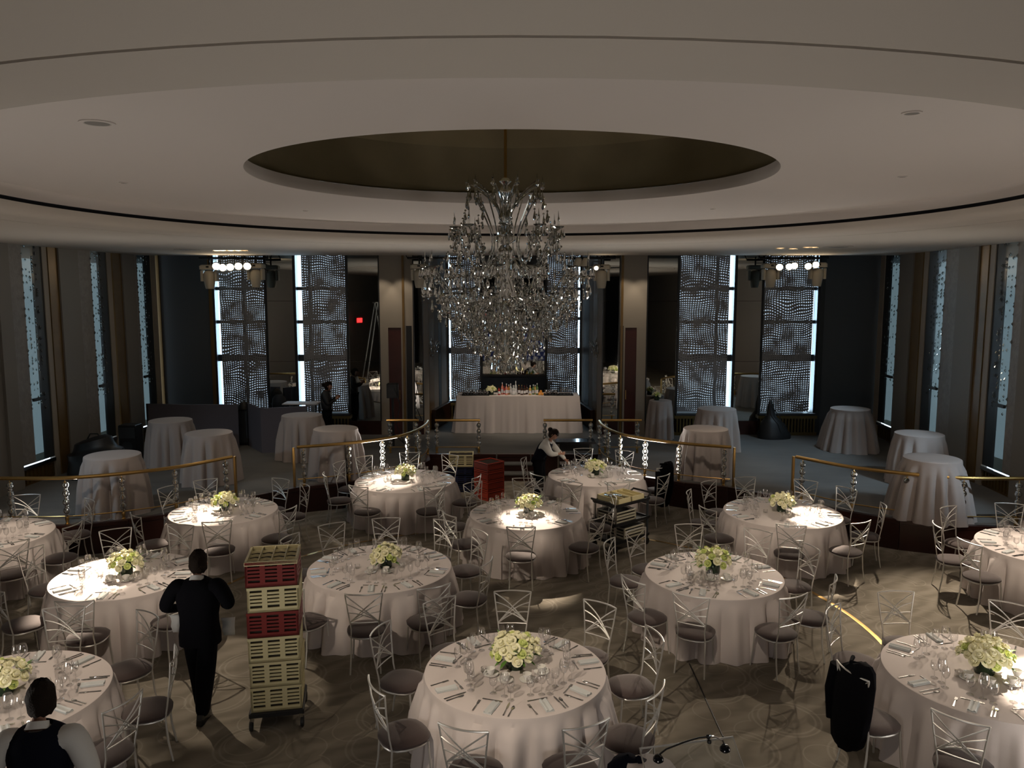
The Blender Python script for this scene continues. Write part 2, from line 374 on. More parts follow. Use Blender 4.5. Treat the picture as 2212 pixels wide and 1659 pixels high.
# mahogany face panels of the platform
par = shell('trim_1', 'dark red wood riser faces along the platform edge', 'riser')
face = grow(edge, .135)
for i in range(len(face) - 1):
    p, q = Vector(face[i]), Vector(face[i + 1]); n = max(1, round((q - p).length / .8))
    for k in range(n):
        a = p.lerp(q, k / n + .004); c = p.lerp(q, (k + 1) / n - .004)
        m = MB(); m.seg(a, c, .03, .0, ZP - .06); m.obj('panel', M['riser'], par)
        m = MB(); m.seg(a, c, .10, ZP - .055, ZP + .012, -.012); m.obj('edge_strip', M['riser'], par)
par = shell('trim_2', 'thin brass line round the circular dance floor', 'floor trim')
m = MB(); m.lathe([(4.66, .004), (4.70, .006), (4.72, .004)], 96, (0, 9.7, 0)); m.obj('ring', M['brass'], par, True)
m = MB(); a = P(1489, 1434, 0); c = P(1562, 1592, 0); m.tube([a + Vector((0, 0, .003)), c + Vector((0, 0, .003))], .008, 4)
o = m.obj('floor_joint', M['black'], par)
# central steps
st = shell('trim_3', 'two carpeted steps up to the bar platform', 'steps')
for k, (z, y) in enumerate(((.175, 18.06), (.35, 18.34))):
    m = MB(); m.box(-.72, .62, y + .02, 18.7, 0, z - .03); m.obj('riser', M['riser'], st)
    m = MB(); m.box(-.74, .64, y, 18.7, z - .03, z); m.obj('tread', M['carpet2'], st)

# ------------------------------------------------------------------ ceiling
ZS = 5.34; CY = 9.6; CD = 9.1
TD = Matrix.Translation((0, CD, 0)) @ Matrix.Diagonal((1.09, 1, 1, 1))
def ceiling():
    n = 128; b = MB()      # soffit plate with round hole
    outer = []
    X0, X1, Y0, Y1 = -13, 13, -8, 20.3
    for i in range(n):
        a = 2 * math.pi * i / n; dx, dy = math.cos(a), math.sin(a)
        t = min((X1 / dx) if dx > 1e-9 else (X0 / dx if dx < -1e-9 else 1e9), ((Y1 - CY) / dy) if dy > 1e-9 else ((Y0 - CY) / dy if dy < -1e-9 else 1e9))
        outer.append((dx * t, CY + dy * t, ZS))
    for cx, cy in ((X0, Y0), (X1, Y0), (X1, Y1), (X0, Y1)):
        j = min(range(n), key=lambda i: (outer[i][0] - cx) ** 2 + (outer[i][1] - cy) ** 2); outer[j] = (cx, cy, ZS)
    inner = [(6.63 * math.cos(2 * math.pi * i / n), CY + 6.63 * math.sin(2 * math.pi * i / n), ZS) for i in range(n)]
    b.add(outer + inner, [(i, n + i, n + (i + 1) % n, (i + 1) % n) for i in range(n)])
    b.lathe([(6.63, ZS), (6.63, ZS + .02), (6.6, ZS + .02)], n, (0, CY, 0))
    b.box(X0, X1, 20.3, 20.36, ZS, 6.6)
    o = struct(b.obj('ceiling', M['plaster']), 'warm plaster soffit around the stepped round ceiling', 'ceiling')
    m = MB(); m.lathe([(6.6, ZS + .02), (6.6, ZS), (6.1, ZS), (6.02, ZS + .01), (5.96, ZS + .04), (5.93, ZS + .09), (5.92, ZS + .15)], n, (0, CY, 0)); m.obj('lip', M['plaster'], o, True)
    m = MB(); m.lathe([(5.92, ZS + .15), (5.99, ZS + .15), (5.99, ZS + .20), (5.94, ZS + .20)], n, (0, CY, 0)); m.obj('slot', M['slot'], o)
    m = MB(); m.lathe([(5.94, ZS + .20), (5.94, ZS + .29), (5.90, ZS + .34), (5.80, 5.695), (5.6, 5.70)], n, (0, CY, 0))
    N0 = len(m.v); hole = [(2.66 * 1.09 * math.cos(2 * math.pi * i / n), CD + 2.66 * math.sin(2 * math.pi * i / n), 5.70) for i in range(n)]; rim = [(5.6 * math.cos(2 * math.pi * i / n), CY + 5.6 * math.sin(2 * math.pi * i / n), 5.70) for i in range(n)]
    m.add(rim + hole, [(i, (i + 1) % n, n + (i + 1) % n, n + i) for i in range(n)]); m.lathe([(2.66, 5.70), (2.655, 5.715), (2.655, 5.78), (2.67, 5.85)], n, T=TD)
    m.obj('ring_ceiling', M['ring'], o, True)
    m = MB(); m.lathe([(2.67, 5.85), (2.72, 5.86), (2.76, 6.1), (2.72, 6.5), (2.4, 6.8), (1.4, 7.0), (.001, 7.1)], 96, T=TD); m.obj('dome', M['dome'], o, True)
    m = MB(); m.box(-13, 13, 20.3, 26, 6.55, 6.7); m.obj('panel', M['darkwall'], o)
    return o
ceiling()
# vents and tiny downlights let into the ceiling
for i, (u, v, z, r) in enumerate(((210, 265, 5.70, .13), (1970, 243, 5.70, .07), (267, 394, 5.70, .05), (1950, 381, 5.70, .05), (660, 455, 5.70, .04), (1540, 451, 5.70, .04), (405, 539, ZS, .28), (1810, 533, ZS, .3))):
    p = P(u, v, z); t = thing('ceiling_vent', ['oval vent in the ceiling ring at upper left', 'small round vent in the ceiling ring at upper right', 'tiny sprinkler in the left ceiling ring', 'tiny sprinkler in the right ceiling ring',
        'tiny sprinkler left of the dome edge', 'tiny sprinkler right of the dome edge', 'dark round grille in the soffit beside the left lamps', 'dark round grille in the soffit beside the right lamps'][i], 'vent', (p.x, p.y, z - .012))
    m = MB(); m.lathe([(r, .012), (r, .004), (r * .75, .002), (r * .7, .008), (.001, .008)], 24); m.obj('rim', M['ring' if z > 5.5 else 'plaster'], t, True)
    m = MB(); m.lathe([(r * .68, .004), (.001, .003)], 20); m.obj('grille', M['wall'], t)

# ------------------------------------------------------------------ walls
ZT = 6.6
YB = 21.3
def px(u): return Q(u, 700, YB).x
def backwall():
    wl = shell('wall_back', 'back wall with bead-blind windows, mirrors and piers', 'wall')
    def slab(u0, u1, z0, z1, m, name='panel', d=0, t=.12):
        b = MB(); b.box(px(u0), px(u1), YB + d, YB + d + t, z0, z1); return b.obj(name, M[m], wl)
    slab(330, 455, ZP, ZT, 'darkwall'); slab(1778, 1900, ZP, ZT, 'darkwall')
    slab(455, 462, ZP, ZT, 'gold', 'panel', -.05); slab(1768, 1778, ZP, ZT, 'frame', 'panel', -.05)
    for a, c in ((462, 577), (637, 752), (1463, 1588), (1645, 1768)):       # wall under and over windows
        slab(a, c, ZP, 1.12, 'darkwall'); slab(a, c, 5.7, ZT, 'darkwall')
    # piers with doors
    for a, c, d0, d1 in ((820, 893, 838, 866), (1338, 1397, 1351, 1376)):
        slab(a, d0, ZP, ZT, 'tan'); slab(d1, c, ZP, ZT, 'tan'); slab(d0, d1, 3.45, ZT, 'tan')
    slab(877, 889, ZP, 3.5, 'black', 'panel', -.02, .03); slab(1340, 1347, ZP, 3.5, 'black', 'panel', -.02, .03)
    return wl
backwall()
def mirror(n, u0, u1, z0, z1, y, label, m='mirror'):
    t = thing('wall_mirror', label, 'mirror', (0, 0, 0)); x0, x1 = (px(u0), px(u1)) if y == YB else (Q(u0, 700, y).x, Q(u1, 700, y).x)
    k = 3
    for i in range(k):
        a = z0 + (z1 - z0) * i / k; c = z0 + (z1 - z0) * (i + 1) / k
        b = MB(); b.box(x0 + .02, x1 - .02, y, y + .03, a + .004, c - .004); b.obj('pane', M[m], t)
    b = MB(); b.box(x0 - .01, x0 + .02, y - .02, y + .05, z0, z1); b.obj('frame', M['black'], t)
    b = MB(); b.box(x1 - .02, x1 + .01, y - .02, y + .05, z0, z1); b.obj('frame', M['black'], t)
    b = MB(); b.box(x0, x1, y + .03, y + .12, z0 - .4, ZT); b.obj('backing', M['black'], t)
    b = MB(); b.box(x0, x1, y, y + .03, z0 - .4, z0); b.obj('plinth', M['riser'], t)
mirror(1, 577, 637, .9, 5.8, YB, 'tall narrow mirror between the two left windows')
mirror(2, 752, 820, .9, 5.8, YB, 'tall mirror between the left window and the left pier')
mirror(3, 1397, 1463, .9, 5.8, YB, 'tall mirror between the right pier and the window')
mirror(4, 1588, 1645, .9, 5.8, YB, 'tall narrow mirror between the two right windows')
mirror(5, 893, 913, .9, 5.8, YB, 'narrow mirror right of the left pier')
mirror(6, 1302, 1338, .9, 5.8, YB, 'narrow mirror left of the right pier')
mirror(7, 1041, 1179, 1.9, 5.9, 24.0, 'wide mirror behind the bar bottles')
for lab, (d0, d1), side in (('dark red door in the left pier', (838, 866), 1), ('dark red door in the right pier', (1351, 1376), -1)):
    t = thing('door_%d' % (1 if side > 0 else 2), lab, 'door'); t['kind'] = 'structure'
    b = MB(); b.box(px(d0), px(d1), YB + .03, YB + .09, ZP, 3.45); b.obj('door_leaf', M['redwood'], t)
    x = px(d1 + 6 if side > 0 else d0 - 8); b = MB(); b.box(x - .03, x + .03, YB - .04, YB, ZP, ZT); b.obj('trim', M['gold'], t)
    b = MB(); b.tube([(px((d0 + d1) / 2) + side * .12, YB - .02, 1.5), (px((d0 + d1) / 2) + side * .12, YB - .02, 1.75)], .012, 6); b.obj('handle', M['brass'], t)

def window(n, u0, u1, y, z0, z1, gap, side, label, trans=(2.62, 3.6, 4.5)):
    x0, x1 = Q(u0, 700, y).x, Q(u1, 700, y).x
    t = thing('window_%d' % n, label, 'window'); t['kind'] = 'structure'
    sgn = 1 if side == 'r' else -1
    b = MB(); b.box(x0, x0 + .05, y, y + .25, z0, z1); b.obj('frame', M['frame'], t)
    b = MB(); b.box(x1 - .05, x1, y, y + .25, z0, z1); b.obj('frame', M['frame'], t)
    b = MB(); b.box(x0, x1, y - .12, y + .25, z0 - .05, z0); b.obj('sill', M['frame'], t)
    b = MB(); b.box(x0, x1, y - .10, y - .085, z0 - .03, z0 + .0); b.obj('sill_edge', M['chrome'], t)
    b = MB(); b.box(x0 + .05, x1 - .05, y + .2, y + .21, z0, z1); b.obj('pane', M['pane'], t)
    for z, h in zip(trans, (.09, .045, .045)):
        b = MB(); b.box(x0 + .05, x1 - .05, y + .12, y + .18, z - h, z + h); b.obj('transom', M['frame'], t)
    xm = x0 + (x1 - x0) * (.55 if side == 'l' else .5)
    for f in {1: (.55,), 2: (.27,), 3: (.70,)}.get(n, ()):
        xm = x0 + (x1 - x0) * f
        b = MB(); b.box(xm - .035, xm + .035, y + .12, y + .18, z0, z1); b.obj('mullion', M['frame'], t)
    a, c = (x0 + gap, x1 - .03) if side == 'l' else (x0 + .03, x1 - gap)
    if side == 'b': a, c = x0 + gap, x1 - gap
    b = MB(); b.add([(a, y + .06, z0 + .02), (c, y + .06, z0 + .02), (c, y + .06, z1), (a, y + .06, z1)], [(0, 1, 2, 3)]); b.obj('bead_blind', M['screen'], t)
    # brass radiator grille under the sill
    g = thing('radiator_cover', label.replace('window', 'window grille') + ', brass slats below the sill', 'radiator cover', (0, 0, 0))
    b = MB(); b.box(x0 - .03, x1 + .03, y - .13, y, ZP, ZP + .08); b.box(x0 - .03, x1 + .03, y - .13, y, z0 - .14, z0 - .06); b.obj('casing', M['radiator'], g)
    b = MB(); b.box(x0, x1, y - .05, y - .02, ZP + .06, z0 - .12); b.obj('backing', M['black'], g)
    me = MB().box(-.02, .02, -.11, -.06, ZP + .08, z0 - .14).me('slat', M['radiator'])
    k = int((x1 - x0) / .085)
    for i in range(k): put('slat', me, g, (x0 + (i + .5) * (x1 - x0) / k, y, 0))
    return x0, x1
window(1, 462, 577, YB, 1.12, 5.7, .16, 'l', 'tall window with bead blind behind left moving heads')
window(2, 637, 752, YB, 1.12, 5.7, .20, 'l', 'tall window with bright left gap beside the left mirror')
window(3, 1463, 1588, YB, 1.12, 5.7, .17, 'r', 'tall window with bright right gap beside the right mirror')
window(4, 1645, 1768, YB, 1.12, 5.7, .14, 'r', 'tall window with bead blind behind right moving heads')
window(5, 966, 1041, 24.0, 1.09, 5.9, .10, 'l', 'tall window left of the mirror behind the bar')
window(6, 1179, 1256, 24.0, 1.09, 5.9, .10, 'r', 'tall window right of the mirror behind the bar')
# alcove walls
al = shell('wall_alcove', 'splayed alcove walls with gold and grey strips', 'wall')
for sgn, xf, xb in ((-1, Q(913, 700, YB).x, Q(966, 700, 24).x), (1, Q(1302, 700, YB).x, Q(1256, 700, 24).x)):
    A = Vector((xf, YB)); B = Vector((xb, 24.05))
    if sgn < 0: cuts = ((0, .22, 'tan'), (.22, .42, 'gold'), (.42, .60, 'wall'), (.60, .72, 'black'), (.72, 1, 'wall'))
    else: cuts = ((0, .22, 'tan'), (.22, .42, 'gold'), (.42, .60, 'wall'), (.60, .85, 'black'), (.85, 1, 'wall'))
    for a, c, m in cuts:
        p, q = A.lerp(B, a + .004), A.lerp(B, c - .004); b = MB()
        b.seg(p, q, .1 * (1 if sgn < 0 else -1), ZP, ZT); b.obj('panel', M[m], al)
    b = MB(); b.seg(A.lerp(B, .3), B, .12 * (-1 if sgn < 0 else 1), ZP, ZP + .55); b.obj('plinth', M['riser'], al)
    b = MB(); b.box(min(xb, xb + sgn * .6), max(xb, xb + sgn * .6), 24.0, 24.15, ZP, ZT); b.obj('panel', M['wall'], al)
b = MB(); b.box(Q(966, 700, 24).x, Q(1256, 700, 24).x, 24.26, 24.3, ZP, 1.09); b.obj('panel', M['wall'], al)
b = MB(); b.box(-2.5, 2.5, 24.0, 24.3, 5.9, ZT); b.obj('panel', M['wall'], al)
b = MB(); b.box(Q(1041, 700, 24).x, Q(1179, 700, 24).x, 23.98, 24.1, ZP, 1.84); b.obj('navy_panel', M['navypanel'], al)
b = MB(); b.box(Q(1041, 700, 24).x, Q(1179, 700, 24).x, 23.9, 24.0, 1.84, 1.89); b.obj('ledge', M['black'], al)

# side walls with narrow bead-curtained windows
LA, LB = (-9.48, 21.3), (-9.78, 15.0)
RA, RB = (9.88, 21.3), (9.42, 14.6)
SIDEGLOW = []
def sidewall(name, A, B, cuts, sgn, label):
    wl = shell(name, label, 'wall')
    nwin = 0; win = None
    inn = -sgn                                                 # direction into the room
    for u0, u1, kind in cuts:
        p = A if u0 is None else W(u0, 677, A, B); q = B if u1 is None else W(u1, 677, A, B)
        if kind in ('wall', 'gold', 'strip'):
            b = MB(); prot = {'wall': .12, 'gold': .05, 'strip': .02}[kind]
            b.seg(p, q, sgn * .12, ZP, ZT, -sgn * prot * .5); b.obj('panel', M[{'wall': 'wall', 'gold': 'gold', 'strip': 'tan'}[kind]], wl)
        elif kind == 'dark':
            nwin += 1
            win = thing('window_%d' % (SIDEN[0]), SIDEL[name][nwin - 1], 'window'); win['kind'] = 'structure'; SIDEN[0] += 1
            b = MB(); b.seg(p, q, sgn * .05, .95, ZT, sgn * .01); b.obj('blind', M['frame'], win)
            w0 = p
        elif kind == 'glow':
            b = MB(); b.seg(p, q, sgn * .02, .95, ZT, sgn * .01); b.obj('pane', M['frost'], win)
            b = MB(); b.seg(p, q, sgn * .05, 2.2, 2.26, -sgn * .05); b.obj('transom', M['frame'], win)
            SIDEGLOW.append((p, q, sgn))
            d = (Vector(q) - Vector(p))
            pp, qq = Vector(p) - d * .35, Vector(q) + d * .2
            k = 0
            for i in range(5):                                  # strands of crystal beads hanging in front
                c = pp.lerp(qq, (i + .5) / 5); b = MB(); z = 5.5
                while z > 2.0:
                    if rnd.random() < .55:
                        r = rnd.uniform(.012, .028); b.lathe([(.001, r * 1.6), (r, 0), (.001, -r * 1.6)], 5, (c.x, c.y, z))
                    z -= rnd.uniform(.05, .14)
                o = b.obj('bead_strand', M['crystal'], win)
        elif kind == 'bead':
            b = MB(); b.seg(p, q, sgn * .02, .95, ZT, sgn * .01); b.obj('bead_curtain', M['curtaingrey'], win)
            b = MB(); b.seg(w0, q, -sgn * .10, .86, .93, sgn * .08); b.obj('sill', M['chrome'], win)
            g = thing('radiator_cover', SIDEL[name][nwin - 1].replace('window', 'window grille') + ', below the sill', 'radiator cover')
            b = MB(); b.seg(w0, q, -sgn * .04, ZP, .86, sgn * .08); b.obj('casing', M['gold'], g)
            L_ = (Vector(q) - Vector(w0)).length; n = int(L_ / .11)
            for i in range(n):
                a = Vector(w0).lerp(Vector(q), (i + .3) / n); c = Vector(w0).lerp(Vector(q), (i + .7) / n)
                b = MB(); b.seg(a, c, -sgn * .03, ZP + .05, .82, sgn * .04); b.obj('slat', M['radiator'], g)
SIDEN = [7]
SIDEL = {'wall_left': ['narrow side window of the left wall nearest the dark corner', 'middle narrow side window of the left wall', 'narrow side window of the left wall nearest the camera'],
         'wall_right': ['narrow side window of the right wall nearest the dark corner', 'middle narrow side window of the right wall', 'narrow side window of the right wall nearest the camera']}
sidewall('wall_left', LA, LB, [(None, 345, 'gold'), (340, 330, 'strip'), (330, 318, 'dark'), (318, 302, 'glow'), (302, 291, 'bead'), (291, 265, 'wall'),
    (265, 247, 'gold'), (245, 236, 'strip'), (236, 220, 'dark'), (220, 203, 'glow'), (203, 170, 'bead'), (170, 129, 'wall'),
    (129, 109, 'gold'), (108, 98, 'strip'), (98, 80, 'dark'), (80, 56, 'glow'), (56, 21, 'bead'), (21, None, 'wall')], -1, 'left grey wall with gold strips and narrow windows')
sidewall('wall_right', RA, RB, [(None, 1897, 'gold'), (1898, 1907, 'strip'), (1907, 1918, 'dark'), (1918, 1937, 'glow'), (1937, 1944, 'bead'), (1944, 1972, 'wall'),
    (1972, 1990, 'gold'), (1991, 2000, 'strip'), (2000, 2017, 'dark'), (2017, 2036, 'glow'), (2036, 2070, 'bead'), (2070, 2112, 'wall'),
    (2112, 2131, 'gold'), (2132, 2143, 'strip'), (2143, 2163, 'dark'), (2163, 2188, 'glow'), (2188, None, 'bead')], 1, 'right grey wall with gold strips and narrow windows')
nl = shell('wall_near', 'dark walls closing the room behind the viewpoint', 'wall')
for pts, sgn in (([LB, (-9.6, 9), (-8.8, 2), (-8.0, -6.5)], -1), ([RB, (9.5, 9), (8.9, 2), (8.0, -6.5)], 1)):
    for p, q in zip(pts, pts[1:]):
        b = MB(); b.seg(p, q, sgn * .3, 0, ZT); b.obj('panel', M['wall'], nl)
b = MB(); b.box(-8.5, 8.5, -6.8, -6.5, 0, ZT); b.obj('panel', M['curtain'], nl)
for i in range(9):
    b = MB(); x = -7.6 + i * 1.9; b.lathe([(.14, 0), (.10, 2), (.14, ZT)], 8, (x, -6.35, 0)); b.obj('curtain_fold', M['wall'], nl, True)
b = MB(); b.box(-13, -9.9, 12, 25, 5.3, 6.7); b.box(9.9, 13, 12, 25, 5.3, 6.7); b.obj('panel', M['darkwall'], nl)
# ------------------------------------------------------------------ rails with crystal balls
BALL = MB().lathe([(.001, .062), (.022, .056), (.042, .04), (.052, .018), (.054, 0), (.052, -.018), (.042, -.04), (.022, -.056), (.001, -.062)], 10).me('crystal_ball', M['crystal'], True)
BALLS = MB().lathe([(.001, .034), (.02, .028), (.032, .008), (.032, -.008), (.02, -.028), (.001, -.034)], 8).me('crystal_bead', M['crystal'], True)
RODM = MB().tube([(0, 0, .12), (0, 0, .76)], .008, 6).me('post', M['brass'], True)
FOOT = MB().lathe([(.035, 0), (.035, .02), (.02, .03), (.03, .08), (.034, .11), (.02, .15), (.001, .16)], 8).me('post_foot', M['brass'], True)
def rail(pts, posts, label, endpost=None, z0=ZP, group=None):
    t = thing('guard_rail', label, 'railing', (0, 0, 0), 0, group)
    # smooth
    v = [Vector((p[0], p[1], z0 + .80)) for p in pts]; sm = []
    for i in range(len(v) - 1):
        a, b_, c, d = v[max(i - 1, 0)], v[i], v[i + 1], v[min(i + 2, len(v) - 1)]
        for k in range(5):
            u = k / 5; sm.append(.5 * ((2 * b_) + (c - a) * u + (2 * a - 5 * b_ + 4 * c - d) * u * u + (3 * b_ - a - 3 * c + d) * u ** 3))
    sm.append(v[-1])
    m = MB(); m.tube(sm, .032, 8); m.obj('top_rail', M['brass'], t, True)
    m = MB(); m.tube([p - Vector((0, 0, .66)) for p in sm], .011, 6); m.obj('bottom_rail', M['brass'], t, True)
    # posts at arc-length fractions
    L = [0]
    for a, c in zip(sm, sm[1:]): L.append(L[-1] + (c - a).length)
    for fpos in posts:
        s = fpos * L[-1]; i = max(k for k in range(len(L)) if L[k] <= s + 1e-6); i = min(i, len(sm) - 2)
        p = sm[i].lerp(sm[i + 1], (s - L[i]) / max(L[i + 1] - L[i], 1e-6))
        po = put('post', RODM, t, (p.x, p.y, z0)); put('post_foot', FOOT, po)
        for k in range(4): put('crystal_ball', BALL, po, (0, 0, .235 + k * .148))
        for k in range(4): put('crystal_bead', BALLS, po, (0, 0, .165 + k * .148 if k else .165))
    if endpost:
        p = sm[0 if endpost < 0 else -1]; d = (sm[1] - sm[0]) if endpost < 0 else (sm[-2] - sm[-1]); d.normalize(); p = p - d * .05 if False else p
        q = p + d * (-.06); m = MB(); m.bbox(q.x - .02, q.x + .02, q.y - .035, q.y + .035, z0, z0 + .8, .004); m.obj('end_post', M['brass'], t)
rail(path[1:8], (.01, .21, .40, .58, .76, .97), 'curved brass rail with crystal ball posts on the far left platform edge', 1)
rail(path[8:14], (.03, .24, .42, .60, .74, .98), 'curved brass rail with crystal posts left of the bar steps', -1)
rail(rpath[0:6], (.02, .26, .40, .58, .76, .97), 'curved brass rail with crystal posts right of the bar steps', 1)
rail(rpath[6:13], (.03, .24, .42, .60, .79, .98), 'curved brass rail with crystal ball posts on the far right platform edge', -1)
for (u0, u1), lab in (((940, 1037), 'short straight brass rail at the left front of the bar'), ((1174, 1280), 'short straight brass rail at the right front of the bar'),
                      ((835, 905), 'short brass rail in front of the left pier'), ((1300, 1386), 'short brass rail in front of the right pier')):
    a, c = Q(u0, 908, 18.85), Q(u1, 908, 18.85); rail([(a.x, a.y), (c.x, c.y)], (.03, .97) if u0 > 930 and u0 < 1290 else (.1, .9), lab)

# ------------------------------------------------------------------ cloths
def round_cloth(R0, H, flare, nf, seed, amp=.075, m=216):
    r = random.Random(seed); b = MB(); ph = r.uniform(0, 6.28)
    ks = [(nf, 1, ph), (nf * 2 - 3, .35, r.uniform(0, 6)), (nf + 4, .5, r.uniform(0, 6)), (5, .5, r.uniform(0, 6))]
    rings = [(R0 * .0001, 0), (R0 * .5, 0), (R0 - .012, 0), (R0, -.006), (R0 + .006, -.03), (R0 + .01, -.08)]
    v = []; cols = []
    hs = [.16, .26, .38, .52, .68, .84, 1.0]
    for i in range(m):
        a = 2 * math.pi * i / m
        aa = a + .10 * math.sin(3 * a + ks[1][2]) + .05 * math.sin(7 * a + ks[2][2])
        wv = (abs(math.sin(nf * aa / 2 + ph)) ** .8 - .55) * (1 + .5 * math.sin(5 * a + ks[3][2])) * 1.7 + .25 * math.cos(ks[1][0] * a)
        if nf % 2: wv *= 1
        for rr, z in rings: v.append((rr * math.cos(a), rr * math.sin(a), H + z))
        for h in hs:
            rr = R0 + .012 + flare * h + amp * wv * min(1, (h * 1.9) ** .9)
            v.append((rr * math.cos(a), rr * math.sin(a), max(.004, H * (1 - h))))
    n = len(rings) + len(hs); f = []
    for i in range(m):
        j = (i + 1) % m
        for k in range(n - 1): f.append((i * n + k, j * n + k, j * n + k + 1, i * n + k + 1)[::-1])
    b.add(v, f); return b
def box_cloth(x, y, H, m):
    b = MB(); per = []; L = 2 * (x + y)
    for i in range(m):
        s = L * i / m
        if s < x: per.append((s - x / 2, -y / 2, 0, -1))
        elif s < x + y: per.append((x / 2, s - x - y / 2, 1, 0))
        elif s < 2 * x + y: per.append((x / 2 - (s - x - y), y / 2, 0, 1))
        else: per.append((-x / 2, y / 2 - (s - 2 * x - y), -1, 0))
    hs = [0, .03, .15, .35, .6, .8, 1]; v = []; r = random.Random(5); ph = [r.uniform(0, 6) for _ in range(3)]
    for i, (px_, py, nx, ny) in enumerate(per):
        a = 2 * math.pi * i / m; wv = max(-.3, math.sin(15 * a + ph[0]) + .6 * math.sin(23 * a + ph[1]) + .4 * math.sin(37 * a + ph[2])) / 2
        for h in hs:
            o = .012 + .05 * h + .07 * wv * h; v.append((px_ * (1 + .03 * h) + nx * o, py + ny * o, max(.005, H * (1 - h) + (0 if h else 0))))
    n = len(hs)
    f = [(i * n + k, i * n + k + 1, ((i + 1) % m) * n + k + 1, ((i + 1) % m) * n + k) for i in range(m) for k in range(n - 1)]
    f.append(tuple(i * n for i in range(m))); b.add(v, f); return b

# ------------------------------------------------------------------ dining chair
def make_chair():
    t = thing('dining_chair', 'silver lattice-back dining chair', 'chair')
    # local: front -y (towards table), back +y
    m = MB(); prof = []
    for i in range(20):
        a = 2 * math.pi * i / 20; ex = 2.6
        c, s_ = math.cos(a), math.sin(a)
        k = (abs(c) ** ex + abs(s_) ** ex) ** (-1 / ex); prof.append((c * k, s_ * k))
    v = []; lev = [(.20, .43), (.222, .445), (.225, .465), (.205, .485), (.14, .50), (.06, .505)]
    for r_, z in lev:
        for x, y in prof: v.append((x * r_ * (1.0 - .04 * y), y * r_, z))
    f = [tuple(range(19, -1, -1)), tuple(range(100, 120))]
    for k in range(5): f += [(k * 20 + i, k * 20 + (i + 1) % 20, k * 20 + 20 + (i + 1) % 20, k * 20 + 20 + i) for i in range(20)]
    m.add(v, f); m.obj('seat', M['seat'], t, True)
    m = MB(); m.tube([(x * .205, y * .205, .425) for x, y in prof], .011, 6, True); m.obj('seat_frame', M['silver'], t, True)
    for sx in (-1, 1):
        m = MB(); m.tube([(sx * .165, -.17, .43), (sx * .172, -.185, .2), (sx * .185, -.205, 0)], .0105, 6); m.obj('leg', M['silver'], t, True)
        m = MB(); m.tube([(sx * .16, .17, .43), (sx * .165, .185, .2), (sx * .175, .22, 0)], .0105, 6); m.obj('leg', M['silver'], t, True)
    def bp(x, z):      # point on the curved back surface
        k = (z - .62) / .38; return Vector((x, .195 + .05 * k + .045 * (1 - (x / .215) ** 2) * max(0, min(1, k + .4)), z))
    def xe(z): return .165 + .05 * max(0, (z - .62) / .38)
    for sx in (-1, 1):
        m = MB(); m.tube([(sx * .16, .17, .43), (sx * .155, .19, .54), bp(sx * xe(.63), .63), bp(sx * xe(.8), .80), bp(sx * xe(.985), .985)], .0085, 6); m.obj('back_post', M['silver'], t, True)
    m = MB(); m.tube([bp(-.215 + .43 * i / 10, .985) for i in range(11)], .009, 6); m.obj('top_rail', M['silver'], t, True)
    m = MB(); m.tube([bp(-.165 + .33 * i / 8, .625) for i in range(9)], .006, 5); m.obj('back_rail', M['silver'], t, True)
    for sx in (-1, 1):
        for z0, bulge in ((.975, .02), (.865, .03), (.755, .035)):
            p = []
            for i in range(9):
                u = i / 8; x = -sx * (xe(z0) * (1 - u)) + sx * xe(.63) * u
                z = z0 + (.63 - z0) * u + bulge * math.sin(math.pi * u); p.append(bp(x, z))
            m = MB(); m.tube(p, .0068, 5); m.obj('lattice_bar', M['silver'], t, True)
    return t
CHAIR = make_chair()

# ------------------------------------------------------------------ tableware
def stem(bowl, h, n=14):
    m = MB(); m.lathe([(.001, .003), (.034, .002), (.034, .004), (.008, .008), (.0035, .02), (.0035, h * .45), (.008, h * .48)] + bowl, n); return m
def make_glass(name, k):
    if k == 0: H = .235; bowl = [(.028, .115), (.041, .145), (.045, .17), (.041, .205), (.034, .235)]
    elif k == 1: H = .20; bowl = [(.022, .10), (.033, .125), (.036, .145), (.033, .175), (.028, .20)]
    else: H = .165; bowl = [(.026, .085), (.035, .10), (.038, .125), (.037, .165)]
    t = thing(name, 'x', 'glass')
    m = MB(); m.lathe([(.006, .48 * H - .006)] + bowl, 14); m.obj('bowl', M['glass'], t, True)
    m = MB(); m.lathe([(.034, .002), (.03, .006), (.006, .010), (.0035, .02), (.0035, .4 * H), (.006, .48 * H - .006)], 12); m.obj('stem', M['glass'], t, True)
    return t
GL = [make_glass('red_wine_glass', 0), make_glass('white_wine_glass', 1), make_glass('water_goblet', 2)]
def flat(name, parts, matn, label='x', cat='cutlery'):
    t = thing(name, label, cat)
    for nm, mb in parts: mb.obj(nm, M[matn], t, True)
    return t
def strip(pts, hw, z0, z1):
    """flat tapered bar along y: pts (y, halfwidth)"""
    m = MB(); v = []
    for y, w_, z in pts: v += [(-w_, y, z), (w_, y, z), (w_ * .8, y, z + .003), (-w_ * .8, y, z + .003)]
    f = [(3, 2, 1, 0)]; k = len(pts) - 1
    for i in range(k): f += [(i * 4 + j, i * 4 + (j + 1) % 4, i * 4 + 4 + (j + 1) % 4, i * 4 + 4 + j) for j in range(4)]
    f.append((k * 4, k * 4 + 1, k * 4 + 2, k * 4 + 3)); m.add(v, f); return m
hd = lambda: strip([(-.115, .009, .001), (-.06, .007, .002), (.0, .004, .004)], 0, 0, 0)
KNIFE = flat('table_knife', [('handle', hd()), ('blade', strip([(0, .006, .003), (.03, .010, .002), (.09, .010, .001), (.115, .003, .001)], 0, 0, 0))], 'steel')
